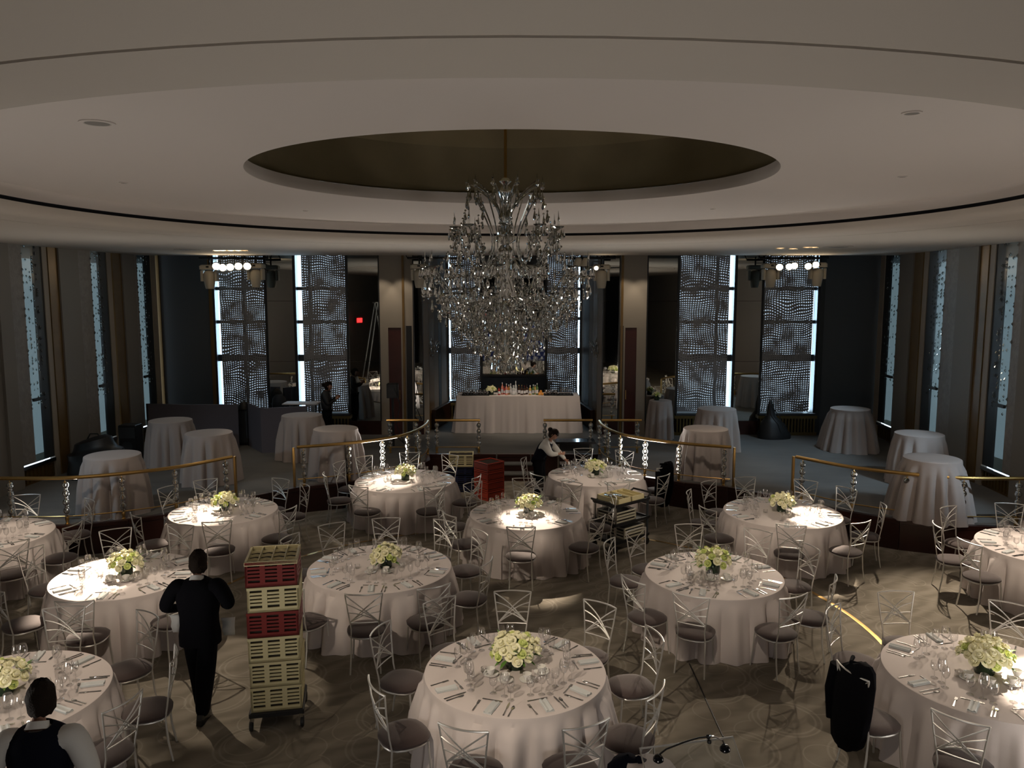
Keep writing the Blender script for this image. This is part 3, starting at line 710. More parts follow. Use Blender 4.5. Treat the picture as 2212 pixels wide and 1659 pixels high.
SPOON = flat('dessert_spoon', [('handle', hd()), ('bowl', strip([(0, .004, .004), (.02, .014, .002), (.04, .018, .000), (.06, .013, .002), (.068, .004, .004)], 0, 0, 0))], 'steel')
fk = MB()
for i in range(4): fk.box(-.0115 + i * .0065, -.0075 + i * .0065, .03, .075, .002, .004)
fk.add(*(lambda s: (s.v, s.f))(strip([(0, .004, .004), (.015, .012, .002), (.032, .012, .002)], 0, 0, 0)))
FORK = flat('table_fork', [('handle', hd()), ('tines', fk)], 'steel')
m = MB()
for i, (z, w_, o) in enumerate(((0, .075, 0), (.006, .072, .002), (.012, .070, -.002))):
    v = []; n = 8
    for k in range(n + 1):
        u = k / n; hump = .006 * math.sin(u * math.pi * 3) if i == 2 else 0
        v += [(-w_ / 2 + w_ * u + o, -.10, z + hump), (-w_ / 2 + w_ * u + o, .10, z + hump), (-w_ / 2 + w_ * u + o, .10, z + .005 + hump), (-w_ / 2 + w_ * u + o, -.10, z + .005 + hump)]
    f = [(0, 1, 2, 3)] + [(k * 4 + j, k * 4 + 4 + j, k * 4 + 4 + (j + 1) % 4, k * 4 + (j + 1) % 4) for k in range(n) for j in range(4)] + [(n * 4 + 3, n * 4 + 2, n * 4 + 1, n * 4)]
    m.add(v, f)
NAPK = m.obj('napkin', M['napkin'], None, True); tag(NAPK, 'x', 'napkin')
CUP = thing('coffee_cup', 'x', 'cup')
MB().lathe([(.001, .004), (.022, .004), (.03, .02), (.042, .05), (.045, .065), (.043, .065), (.039, .05), (.028, .022), (.001, .012)], 18).obj('bowl', M['china'], CUP, True)
MB().tube([(.040, 0, .055), (.06, 0, .058), (.066, 0, .04), (.055, 0, .025), (.034, 0, .028)], .004, 5).obj('handle', M['china'], CUP, True)
SAUCER = MB().lathe([(.001, .003), (.03, .002), (.05, .006), (.075, .014), (.075, .017), (.05, .010), (.03, .006), (.001, .006)], 22).obj('saucer', M['china'], None, True); tag(SAUCER, 'x', 'saucer')
CREAMER = MB().lathe([(.001, 0), (.03, .001), (.036, .01), (.034, .045), (.036, .05), (.033, .05), (.031, .012), (.001, .008)], 14).obj('glass_votive', M['glass'], None, True); tag(CREAMER, 'x', 'candle glass')

# flowers
def petal_mesh(seed, size, m_):
    r = random.Random(seed); b = MB()
    for ring, (n, rr, tilt, h) in enumerate(((3, .10, .15, .9), (5, .30, .45, .85), (6, .52, .85, .65))):
        for k in range(n):
            a = 2 * math.pi * (k + ring * .4) / n + r.uniform(-.2, .2); v = []
            for i in range(4):
                for j in range(4):
                    u = (i / 3 - .5) * 2; w_ = j / 3
                    rad = rr * (.35 + .75 * w_) + tilt * .25 * w_ * w_; ang = a + u * (.75 if ring else 1.0)
                    z = h * (w_ ** .8) - (u * u) * .12 * h + ring * -.08
                    if ring == 2 and j == 3: rad += .10; z -= .1
                    v.append((rad * math.cos(ang), rad * math.sin(ang), z))
            b.add([(x * size, y * size, z * size) for x, y, z in v], [(i * 4 + j, i * 4 + 4 + j, i * 4 + 5 + j, i * 4 + 1 + j) for i in range(3) for j in range(3)])
    b.lathe([(.001, -.1 * size), (.30 * size, .1 * size), (.42 * size, .45 * size), (.30 * size, .72 * size), (.001, .78 * size)], 8)
    return b.me('blossom', m_, True)
ROSES = [petal_mesh(1, .040, M['rose']), petal_mesh(2, .035, M['rose']), petal_mesh(3, .032, M['greenrose'])]
def leaf_mesh(L_):
    v = []
    for i in range(6):
        u = i / 5; w_ = .30 * math.sin(math.pi * (u * .9 + .07)) * L_ * .5; z = .10 * L_ * math.sin(u * 2.5)
        v += [(u * L_, -w_, z + .01 * L_), (u * L_, 0, z - .02 * L_), (u * L_, w_, z + .01 * L_)]
    return MB().add(v, [(i * 3 + j, i * 3 + 3 + j, i * 3 + 4 + j, i * 3 + 1 + j) for i in range(5) for j in range(2)]).me('leaf', M['leaf'], True)
LEAF = leaf_mesh(.11)
VASE = MB().lathe([(.001, 0), (.065, 0), (.07, .01), (.072, .12), (.068, .125), (.062, .12), (.06, .02), (.001, .015)], 20).me('vase', M['vase'], True)
def bouquet(seed, label, n=30, sp=.15):
    r = random.Random(seed); t = thing('flower_centrepiece', label, 'flowers'); put('vase', VASE, t)
    pts = []
    for i in range(n):
        k = (i + .5) / n; zc = 1 - k * 1.12; rr = math.sqrt(max(0, 1 - zc * zc)); a = i * 2.39996 + seed
        d = Vector((rr * math.cos(a), rr * math.sin(a), zc)); s_ = r.uniform(.88, 1.12)
        p = Vector((0, 0, .125)) + Vector((d.x * sp, d.y * sp, d.z * sp * .72)) * s_
        me = ROSES[2] if r.random() < .28 else ROSES[r.randint(0, 1)]
        put('blossom', me, t, p, (d + Vector((0, 0, .35))).to_track_quat('Z', 'Y').to_euler(), (1.38,) * 3)
    for i in range(16):
        a = i * 2.39996 + .5; d = Vector((math.cos(a), math.sin(a), r.uniform(-.5, .9)))
        put('leaf', LEAF, t, Vector((0, 0, .12)) + Vector((d.x, d.y, d.z * .5)) * sp * .72, (0, -math.atan2(d.z, 1), a), (r.uniform(.7, 1.1),) * 3)
    return t

# ------------------------------------------------------------------ dining tables, chairs and settings
TH = .76
TABLES = {   # centre, radius, name used in labels, chair directions (degrees, 90 = away from the camera)
 1: ((.03, 7.29), .88, 'the nearest central table', (126, 90, 50, 164, 13, -149, -33, -69, -108)),
 2: ((-1.765, 10.18), .95, 'the table right of the tall crate stack', (127, 95, 155, -124, -90, -57, -18, 31, 62)),
 3: ((.23, 12.75), .93, 'the table left of the black service cart', (170, 129, 92, 53, -143, -94, -44, 8)),
 4: ((2.63, 9.92), .88, 'the second-row table right of centre', (88, 51, 123, 154, -146, -112, -66, -34, 15)),
 5: ((4.52, 12.83), .95, 'the spotlit table at the right railing gap', (97, 56, 27, 130, 163, -156, -105, -61, -15)),
 6: ((-2.085, 15.05), .97, 'the far table left of the red crates', (130, 157, -160, 58, 94, -114, -65, -23)),
 7: ((1.68, 15.5), .95, 'the far table the waitress is setting', (61, 95, 160, -141, -80, -40)),
 8: ((-4.85, 12.91), .87, 'the table below the left railing gap', (120, 151, 65, 34, -28, -133, -74)),
 9: ((-5.03, 9.88), .88, 'the table beside the man in the dark suit', (122, 87, 167, -135, -84, -39)),
 10: ((-4.66, 6.82), .90, 'the table by the waiter in a waistcoat', (99, 59, 14, -22)),
 11: ((4.57, 7.21), .92, 'the table with the coat-draped chair', (95, 137, 50, -128, -166)),
 12: ((7.75, 11.03), .92, 'the table cut by the right picture edge', (77, 122, 165, 200, -110)),
 13: ((-7.98, 11.58), .92, 'the table cut by the left picture edge', (101, 51, -10, -45)),
}
HOURS = ['twelve', 'one', 'two', 'three', 'four', 'five', 'six', 'seven', 'eight', 'nine', 'ten', 'eleven']
def proj(p):
    x, y, z = p[0], p[1], p[2] - EYE
    d = y * math.cos(PITCH) - z * math.sin(PITCH)
    if d < .3: return -9999, -9999
    return 1106 + F * x / d, 829.5 - F * (z * math.cos(PITCH) + y * math.sin(PITCH)) / d
def inview(p, mg=40):
    u, v = proj(p); return -mg < u < 2212 + mg and -mg < v < 1659 + mg
def clock(ang, used):
    h = round((90 - ang) / 30) % 12; best = None
    for d in (0, 1, -1, 2, -2, 3, -3, 4, -4, 5, -5, 6):
        k = (h + d) % 12
        if k not in used: used.add(k); return HOURS[k]
TOPM = MB().lathe([(.001, .725), (1, .725), (1, .75), (.001, .75)], 32)
first = {}
def inst(proto, loc, rz, label, group, key=None):
    k = proto.name if key is None else key
    if k not in first:
        first[k] = 1; proto.location = loc; proto.rotation_euler = (0, 0, rz); KIDS(proto)
        proto['label'] = label; proto['group'] = group; return proto
    return dup(proto, loc, rz, label, group)
for n, (c, R0, nm, chairs) in TABLES.items():
    t = thing('banquet_table', 'round banquet table hidden under linen, ' + nm, 'table', (c[0], c[1], 0), 0, 'round banquet tables')
    m = MB(); m.lathe([(.001, .725), (R0 - .02, .725), (R0 - .015, .735), (R0 - .015, .752), (.001, .755)], 40); m.obj('tabletop', M['riser'], t, True)
    for k in range(4):
        a = k * math.pi / 2 + .6; m = MB(); m.tube([(.4 * math.cos(a), .4 * math.sin(a), 0), (.35 * math.cos(a), .35 * math.sin(a), .73)], .016, 6); m.obj('leg', M['black'], t)
    o = round_cloth(R0, TH, .10, 16 + 2 * (n % 2), n).obj('tablecloth', M['cloth'], None, True, (c[0], c[1], 0), (0, 0, n * .7))
    tag(o, 'pale mauve floor-length cloth on ' + nm, 'tablecloth', 'round tablecloths')
    used = set(); r = random.Random(n * 13)
    seats = []
    for a in chairs:
        h = clock(a, used); ar = R(a + r.uniform(-2, 2)); d = R0 + .32 + r.uniform(-.02, .03)
        p = (c[0] + d * math.cos(ar), c[1] + d * math.sin(ar), 0)
        inst(CHAIR, p, ar - math.pi / 2 + R(r.uniform(-5, 5)), 'silver lattice-back chair at %s o\'clock of %s' % (h, nm), 'lattice-back chairs around the tables')
        seats.append((ar, h))
    # place settings: one per chair plus free positions on the rim
    angs = sorted((math.degrees(a) % 360, h) for a, h in seats); extra = []
    full = angs + [(angs[0][0] + 360, None)]
    for (a, _), (b_, _) in zip(full, full[1:]):
        k = int((b_ - a) // 33) - 1
        for j in range(k): extra.append(((a + (b_ - a) * (j + 1) / (k + 1)) % 360))
    allp = [(a, h) for a, h in angs] + [(a, None) for a in extra]
    far = c[1] > 14
    for a, h in allp[:11]:
        if h is None: h = clock(a, used)
        if h is None: continue
        ar = R(a); ce = Vector((math.cos(ar), math.sin(ar), 0)); sd = Vector((-ce.y, ce.x, 0)); C0 = Vector((c[0], c[1], TH + .001))
        base = C0 + ce * (R0 - .16)
        if not inview(base): continue
        where = "at %s o'clock on %s" % (h, nm)
        j = lambda s=.01: Vector((r.uniform(-s, s), r.uniform(-s, s), 0))
        inst(NAPK, base + j() + ce * .02, ar + R(90) + r.uniform(-.15, .15), 'folded blue-grey napkin ' + where, 'napkins on the tables')
        inst(KNIFE, base + sd * .13 + j(), ar + R(90) + r.uniform(-.05, .05), 'steel table knife ' + where, 'table knives')
        inst(SPOON, base + sd * .165 + j(), ar + R(90) + r.uniform(-.05, .05), 'steel spoon ' + where, 'spoons beside the knives')
        inst(FORK, base - sd * .14 + j(), ar + R(90) + r.uniform(-.05, .05), 'steel table fork ' + where, 'table forks')
        gb = C0 + ce * (R0 - .36)
        inst(GL[0], gb + sd * .04 + j(), 0, 'large wine glass ' + where, 'large wine glasses')
        inst(GL[1], gb + sd * .125 + ce * .035 + j(), 0, 'small wine glass ' + where, 'small wine glasses')
        inst(GL[2], gb - sd * .06 + ce * (-.02) + j(), 0, 'stemmed water glass ' + where, 'water glasses')
        if n in (1, 2, 4, 7, 9, 10, 11):
            for kk in range(1):
                inst(FORK, gb + ce * .09 - sd * .01 + j(), ar + r.uniform(-.2, .2), 'small dessert fork ' + where, 'dessert forks', None)
    # centre
    if n not in (12, 13):
        q = {1: (.0, .06), 2: (.08, 0), 3: (.05, .05)}.get(n, (0, .03))
        b_ = bouquet(n, 'cream rose bouquet in dark vase on ' + nm, 36 if n in (1, 11) else 28, .155)
        b_.location = (c[0] + q[0], c[1] + q[1], TH + .001); b_.scale = (1.15,) * 3; b_['group'] = 'flower centrepieces'
        if n in (1, 11, 4): b_.scale = (1.3,) * 3
    if n in (1, 2, 3, 4, 7, 9, 11):
        for k, (a, nm2) in enumerate(((-150, 'left of the flowers'), (-110, 'front-left of the flowers'), (-65, 'front-right of the flowers'), (-20, 'right of the flowers'))):
            if n != 1 and k in (0, 3) and n != 11: continue
            d = .27; p = Vector((c[0] + d * math.cos(R(a)), c[1] + .03 + d * math.sin(R(a)), TH + .001))
            inst(SAUCER, p, 0, 'white saucer %s on %s' % (nm2, nm), 'white saucers')
            inst(CUP, p + Vector((0, 0, .006)), R(a), 'white cup %s on %s' % (nm2, nm), 'coffee cups')
    for k, a in enumerate((70, 190, 310)):
        p = Vector((c[0] + .3 * math.cos(R(a)), c[1] + .3 * math.sin(R(a)), TH + .001))
        if inview(p): inst(CREAMER, p, 0, 'small votive %s the flowers on %s' % (('behind', 'left of', 'right of')[k], nm), 'glass votives')
NAPK_fix = None
# ------------------------------------------------------------------ cocktail tables
CT = [((243, 982), 'nearest tall cocktail table on the left platform'), ((368, 907), 'cocktail table against the lilac screen at far left'), ((451, 934), 'cocktail table before the gap in the lilac screens'),
      ((652, 896), 'cocktail table right of the lilac corner screen'), ((725, 925), 'cocktail table behind the rail left of the bar'), ((1524.6, 925), 'cocktail table behind the rail right of the bar'),
      ((1548.6, 882), 'cocktail table under the bright window gap at right'), ((1837, 882), 'cocktail table before the dark right corner'), ((1986, 936), 'cocktail table half hidden behind another at right'),
      ((2014, 989), 'nearest tall cocktail table on the right platform')]
for k, ((u, v), lab) in enumerate(CT):
    p = P(u, v, 1.55); rr = .46
    t = thing('cocktail_table', lab.replace('cocktail table', 'cocktail table frame') + ', under its cloth', 'table', (p.x, p.y, ZP), 0, 'cocktail tables')
    m = MB(); m.lathe([(.001, .985), (rr - .02, .985), (rr - .015, 1.01), (.001, 1.015)], 32); m.obj('tabletop', M['black'], t, True)
    m = MB(); m.tube([(0, 0, .02), (0, 0, .99)], .03, 8); m.obj('pole', M['black'], t, True)
    m = MB(); m.lathe([(.001, 0), (.25, 0), (.25, .02), (.05, .04), (.001, .04)], 20); m.obj('base', M['black'], t, True)
    fl = .10 if k not in (7, 9) else .22
    o = round_cloth(rr, 1.03, fl, 10 + 2 * (k % 2), 40 + k, .07, 180).obj('tablecloth', M['cloth2'], None, True, (p.x, p.y, ZP), (0, 0, k * 1.3))
    tag(o, 'taupe floor-length cloth on the ' + lab, 'tablecloth', 'cocktail table cloths')
p = (3.95, 20.75)
t = thing('cocktail_table', 'small cocktail table frame beside the right pier mirror', 'table', (p[0], p[1], ZP), 0, 'cocktail tables')
m = MB(); m.lathe([(.001, .985), (.27, .985), (.27, 1.01), (.001, 1.015)], 24); m.obj('tabletop', M['black'], t, True)
m = MB(); m.tube([(0, 0, 0), (0, 0, .99)], .03, 8); m.obj('pole', M['black'], t, True)
o = round_cloth(.29, 1.03, .06, 8, 77, .05, 128).obj('tablecloth', M['cloth2'], None, True, (p[0], p[1], ZP)); tag(o, 'narrow cream cloth on the table beside the right pier mirror', 'tablecloth')
bq = bouquet(77, 'small flower bouquet on the table beside the right pier mirror', 14, .09); bq.location = (p[0] - .1, p[1], ZP + 1.032)

# ------------------------------------------------------------------ bar
bx = (Q(986, 857, 21.55).x + Q(1252, 857, 21.55).x) / 2
t = thing('bar_table', 'long trestle bar table hidden under its linen cloth', 'table', (bx, 21.95, ZP))
m = MB(); m.box(-1.66, 1.66, -.38, .38, .98, 1.01); m.obj('tabletop', M['black'], t)
for sx in (-1, 1):
    for sy in (-1, 1): m = MB(); m.tube([(sx * 1.5, sy * .3, 0), (sx * 1.5, sy * .3, .98)], .02, 6); m.obj('leg', M['black'], t)
o = box_cloth(3.38, .80, 1.03, 420).obj('tablecloth', M['cloth'], None, True, (bx, 21.95, ZP)); tag(o, 'long pale cloth falling in folds over the bar', 'tablecloth')
ZB = ZP + 1.032
def bottle(x, y, h, r, glass, lab, cap='black', label='white'):
    t = thing('bottle', lab, 'bottle', (x, y, ZB), 0, 'bottles on the bar')
    m = MB(); m.lathe([(.001, 0), (r, .002), (r, h * .58), (r * .85, h * .66), (r * .36, h * .76), (r * .34, h * .92), (.001, h * .93)], 12); m.obj('body', glass, t, True)
    m = MB(); m.lathe([(r * 1.02, h * .15), (r * 1.02, h * .45)], 12); m.obj('label', M[label], t, True)
    m = MB(); m.lathe([(r * .40, h * .88), (r * .40, h), (.001, h)], 10); m.obj('cap', M[cap], t, True)
def gm(name, c): return mat(name, c, .1, spec=.8)
G = dict(red=gm('red bottle', (.35, .02, .015)), rose=gm('rose bottle', (.7, .25, .18)), amber=gm('amber bottle', (.45, .20, .05)), clear=gm('clear bottle', (.55, .58, .58)),
         brown=gm('brown bottle', (.05, .022, .012)), green=gm('green bottle', (.12, .22, .08)), gold=gm('golden bottle', (.6, .42, .12)))
def bxp(u): return Q(u, 850, 21.85).x
BT = [(1078, 'red', .24, 'short bright red bottle', 'black'), (1085, 'rose', .34, 'tall rose bottle with white top', 'white'), (1089, 'red', .22, 'low red bottle beside the rose bottle', 'red'),
      (1094, 'rose', .32, 'tall pink bottle with white top', 'white'), (1099, 'amber', .28, 'slim amber bottle', 'white'), (1103, 'clear', .30, 'clear bottle with white label', 'white'),
      (1109, 'clear', .27, 'wide clear bottle with round label', 'white'), (1114, 'clear', .38, 'tallest clear bottle', 'white'), (1121, 'brown', .26, 'dark brown square bottle', 'brass'),
      (1127, 'brown', .28, 'dark bottle with gold cap', 'brass'), (1133, 'brown', .25, 'dark bottle with red cap', 'red'), (1138, 'brown', .27, 'dark bottle at the middle right', 'black'),
      (1145, 'gold', .27, 'golden bottle standing apart', 'white'), (1152, 'green', .28, 'pale green bottle', 'white'), (1156, 'gold', .26, 'golden slim bottle', 'white'), (1160, 'green', .33, 'green bottle with white stopper', 'white')]
for k, (u, c, h, lab, cap) in enumerate(BT):
    bottle(bxp(u), 21.80 + .09 * (k % 3), h, .036 if 'wide' not in lab else .05, G[c], lab + ' on the bar', cap)
for k, u in enumerate((1165, 1168, 1171)):
    m = MB(); m.lathe([(.001, -.04), (.03, -.028), (.04, 0), (.03, .028), (.001, .04)], 12); o = m.obj('orange', M['orange'], None, True, (bxp(u) , 21.72 + .05 * (k % 2), ZB + .04 + (.06 if k == 1 else 0)))
    tag(o, ['orange at the left of the small heap on the bar', 'orange on top of the small heap on the bar', 'orange at the right of the small heap on the bar'][k], 'fruit', 'oranges on the bar')
bq = bouquet(55, 'leafy cream flower bouquet at the left of the bar bottles', 22, .13); bq.location = (bxp(1061), 21.85, ZB)
TUM = thing('tumbler', 'x', 'glass')
MB().lathe([(.001, .006), (.030, .004), (.036, .06), (.038, .125), (.036, .125), (.033, .06), (.028, .012)], 12).obj('bowl', M['glass'], TUM, True)
for k, (u, lab) in enumerate(((1014, 'left end'), (1042, 'inner left'), (1190, 'inner right'), (1222, 'right end'))):
    x = bxp(u); t = thing('serving_tray', 'black glass tray at the %s of the bar' % lab, 'tray', (x, 21.8, ZB), 0, 'black trays on the bar')
    m = MB(); m.bbox(-.2, .2, -.17, .17, 0, .012, .004); m.obj('base', M['blackgloss'], t)
    for a in ((-.2, .2, -.17, -.155), (-.2, .2, .155, .17), (-.2, -.185, -.17, .17), (.185, .2, -.17, .17)):
        m = MB(); m.box(*a, .01, .035); m.obj('rim', M['black'], t)
    for i in range(4):
        for j in range(3):
            g = TUM if k != 3 else GL[1]
            where = ('first', 'second', 'third', 'fourth')[i] + ' from the left, ' + ('front', 'middle', 'back')[j] + ' row, ' + lab + ' bar tray'
            inst(g, (x - .135 + i * .09, 21.8 - .11 + j * .11, ZB + .013), 0, 'glass ' + where, 'glasses on the bar trays', key='bar' if g is TUM else g.name)

# ------------------------------------------------------------------ crates
def crate_parts(t, w_, d_, h, z, body, top=None, rows=5, cols=3, name='crate', grid=False):
    """slatted plastic rack: floor, four walls built of posts and bars with open slots"""
    th = .018
    o = put(name, MB().box(-w_ / 2, w_ / 2, -d_ / 2, d_ / 2, z, z + .02).me('crate_floor', M[body]), t)
    inner = MB().box(-w_ / 2 + th + .004, w_ / 2 - th - .004, -d_ / 2 + th + .004, d_ / 2 - th - .004, z + .02, z + h * .86).me('shade_block', M['inside']); put('shade_block', inner, o)  # near-black block inside, its colour stands in for shade behind the slots
    for side in range(4):
        b = MB(); L_ = w_ if side % 2 == 0 else d_; D = d_ if side % 2 == 0 else w_
        T = Matrix.Rotation(side * math.pi / 2, 4, 'Z')
        y0, y1 = -D / 2, -D / 2 + th
        b.box(-L_ / 2, L_ / 2, y0, y1, z, z + h * .17, T); b.box(-L_ / 2, L_ / 2, y0 - .004, y1, z + h * .88, z + h - .003, T)
        cw = L_ / cols; pw = .05 if L_ > .4 else .035
        for i in range(cols + 1):
            x = -L_ / 2 + i * cw; b.box(max(x - pw / 2, -L_ / 2), min(x + pw / 2, L_ / 2), y0, y1, z + h * .17, z + h * .88, T)
        rh = h * .71 / rows
        for i in range(1, rows): b.box(-L_ / 2, L_ / 2, y0 + .002, y1, z + h * .17 + rh * i - rh * .30, z + h * .17 + rh * i + rh * .30, T)
        put('side_wall', b.me('side_wall', M[body]), o)
    if grid:
        b = MB(); zz = z + h
        for i in range(1, 4): x = -w_ / 2 + w_ * i / 4; b.box(x - .006, x + .006, -d_ / 2 + .02, d_ / 2 - .02, zz - .05, zz)
        put('divider', b.me('divider', M['cream']), o)
        for j in range(1, 4):
            b = MB(); y = -d_ / 2 + d_ * j / 4
            for i in range(4):
                x0 = -w_ / 2 + .02 + i * (w_ - .04) / 4; n = 6; v = []
                for k in range(n + 1):
                    u = k / n; v += [(x0 + u * (w_ - .04) / 4, y - .012 - .012 * math.cos(u * 6.28), zz - .03), (x0 + u * (w_ - .04) / 4, y + .02 - .012 * math.cos(u * 6.28), zz - .01)]
                b.add(v, [(k * 2, k * 2 + 2, k * 2 + 3, k * 2 + 1) for k in range(n)])
            put('divider', b.me('divider', M['cream']), o)
        b = MB()
        for a in ((-w_ / 2 - .004, w_ / 2 + .004, -d_ / 2 - .004, -d_ / 2 + .02), (-w_ / 2 - .004, w_ / 2 + .004, d_ / 2 - .02, d_ / 2 + .004), (-w_ / 2 - .004, -w_ / 2 + .02, -d_ / 2, d_ / 2), (w_ / 2 - .02, w_ / 2 + .004, -d_ / 2, d_ / 2)):
            b.box(*a, zz - .04, zz)
        put('rim', b.me('rim', M['cream']), o)
    return o
def crate(x, y, z, rz, w_, d_, h, body, label, group, **k):
    t = thing('glass_crate', label, 'crate', (x, y, z), rz, group); crate_parts(t, w_, d_, h, 0, body, **k); return t
SX, SY, SR = -2.44, 7.80, R(11)
def loc2(x, y): return SX + x * math.cos(SR) - y * math.sin(SR), SY + x * math.sin(SR) + y * math.cos(SR)
dl = thing('crate_dolly', 'low black dolly with swivel casters under the tall crate stack', 'dolly', (SX, SY, 0), SR)
MB().bbox(-.27, .27, -.27, .27, .14, .19, .01).obj('deck', M['black'], dl)
for sx in (-1, 1):
    for sy in (-1, 1):
        m = MB(); m.box(sx * .24 - .02, sx * .24 + .02, sy * .24 - .03, sy * .24 + .03, .10, .145); f_ = m.obj('caster', M['steel'], dl)
        T = Matrix.Translation((sx * .25, sy * .25, .055)) @ Matrix.Rotation(R(90), 4, 'Y')
        m = MB(); m.lathe([(.001, -.018), (.045, -.018), (.055, -.012), (.055, .012), (.045, .018), (.001, .018)], 16, T=T); m.obj('wheel', M['black'], f_, True)
for k, (b_, lab) in enumerate((('cream', 'cream slotted rack at the bottom of the tall stack'), ('cream', 'cream slotted rack second from the bottom of the tall stack'), ('cream', 'cream slotted rack just under the lower red one'),
                              ('red', 'lower dark red rack in the tall stack'), ('cream', 'cream rack between the two dark red ones'), ('red', 'topmost dark red rack with cream divided top in the tall stack'))):
    x, y = loc2(.006 * math.sin(k * 2), 0)
    crate(x, y, .192 + k * .262, SR + R((.6, -.5, .4, -.8, .5, -.3)[k]), .5, .5, .26, b_, lab, 'racks of the tall stack', grid=(k == 5))
# back stacks
p = P(1054, 1083, 0); RX, RY = p.x + .02, p.y + .30
for k in range(4):
    crate(RX, RY, k * .205, R(-48), .46, .46, .20, 'red2', ('bottom', 'second', 'third', 'top')[k] + ' bright red crate of the stack below the bar steps', 'bright red crate stack', rows=5, cols=1)
m = MB(); m.box(-.24, .24, -.24, .24, 0, .012)
cr = m.obj('cream_tray', M['cream'], None, False, (RX, RY, .615 - .205 * 1 + .0), (0, 0, R(-48))); bpy.data.objects.remove(cr)
p = P(998, 1062, 0); BX, BY = p.x - .02, p.y + .15
for k in range(3):
    crate(BX, BY, k * .19, 0, .56, .42, .185, 'blue', ('bottom', 'middle', 'top')[k] + ' navy crate under the cream crate near the bar', 'navy crate stack', rows=3)
crate(BX, BY, .572, R(2), .54, .44, .27, 'cream', 'cream slotted crate on top of the navy crates', None, rows=5, cols=3)

# ------------------------------------------------------------------ service cart
ang = R(40); CX, CYY = 1.74 + .425 * math.cos(ang) - .25 * math.sin(ang), 12.90 + .425 * math.sin(ang) + .25 * math.cos(ang)
ct = thing('service_cart', 'black three-tier service cart loaded with cutlery bins and crates', 'cart', (CX, CYY, 0), ang)
for z in (.16, .47, .80):
    m = MB(); m.bbox(-.44, .44, -.27, .27, z, z + .02, .02)
    for a in ((-.44, .44, -.27, -.25), (-.44, .44, .25, .27), (-.44, -.42, -.27, .27), (.42, .44, -.27, .27)): m.box(*a, z + .01, z + .05)
    m.obj('shelf', M['black'], ct)
for sx in (-1, 1):
    for sy in (-1, 1):
        m = MB(); m.tube([(sx * .41, sy * .24, .12), (sx * .41, sy * .24, .84)], .022, 8); m.obj('post', M['frame'] if sx > 0 else M['steel'], ct, True)
        m = MB(); m.lathe([(.001, -.018), (.05, -.018), (.06, -.01), (.06, .01), (.05, .018), (.001, .018)], 16, T=Matrix.Translation((sx * .41, sy * .24, .06)) @ Matrix.Rotation(R(90), 4, 'X')); m.obj('wheel', M['black'], ct, True)
    m = MB(); m.tube([(sx * .44, -.22, .84), (sx * .54, -.2, .90), (sx * .55, 0, .90), (sx * .54, .2, .90), (sx * .44, .22, .84)], .018, 6); m.obj('handle', M['black'], ct, True)
def on_cart(x, y): return CX + x * math.cos(ang) - y * math.sin(ang), CYY + x * math.sin(ang) + y * math.cos(ang)
for k, (x, lab) in enumerate(((-.17, 'cream bin of cutlery on the cart beside its left handle'), (.17, 'cream bin with empty wells on the cart beside its right handle'))):
    px_, py = on_cart(x, .02); t = thing('cutlery_bin', lab, 'bin', (px_, py, .822), ang)
    m = MB(); m.box(-.155, .155, -.24, .24, 0, .012)
    for a in ((-.16, .16, -.25, -.235), (-.16, .16, .235, .25), (-.16, -.145, -.25, .25), (.145, .16, -.25, .25), (-.006, .006, -.24, .24)): m.box(*a, 0, .10)
    m.obj('body', M['cream'], t)
    if k == 0:
        r = random.Random(3); me = MB().box(-.005, .005, -.09, .09, 0, .004).box(-.012, .012, .05, .10, 0, .005).me('utensil', M['steel'])
        for i in range(34): put('utensil', me, t, (r.uniform(-.10, .10), r.uniform(-.14, .14), .03 + i * .0022), (r.uniform(-.2, .2), r.uniform(-.2, .2), r.uniform(-.5, .5)))
for z, lab, xx in ((.495, 'beige slotted crate on the middle shelf of the cart', -.12), (.185, 'beige crate of cutlery on the bottom shelf of the cart', .1)):
    px_, py = on_cart(xx, 0); crate(px_, py, z, ang, .52, .44, .20, 'greycream', lab, None, rows=3, cols=1)

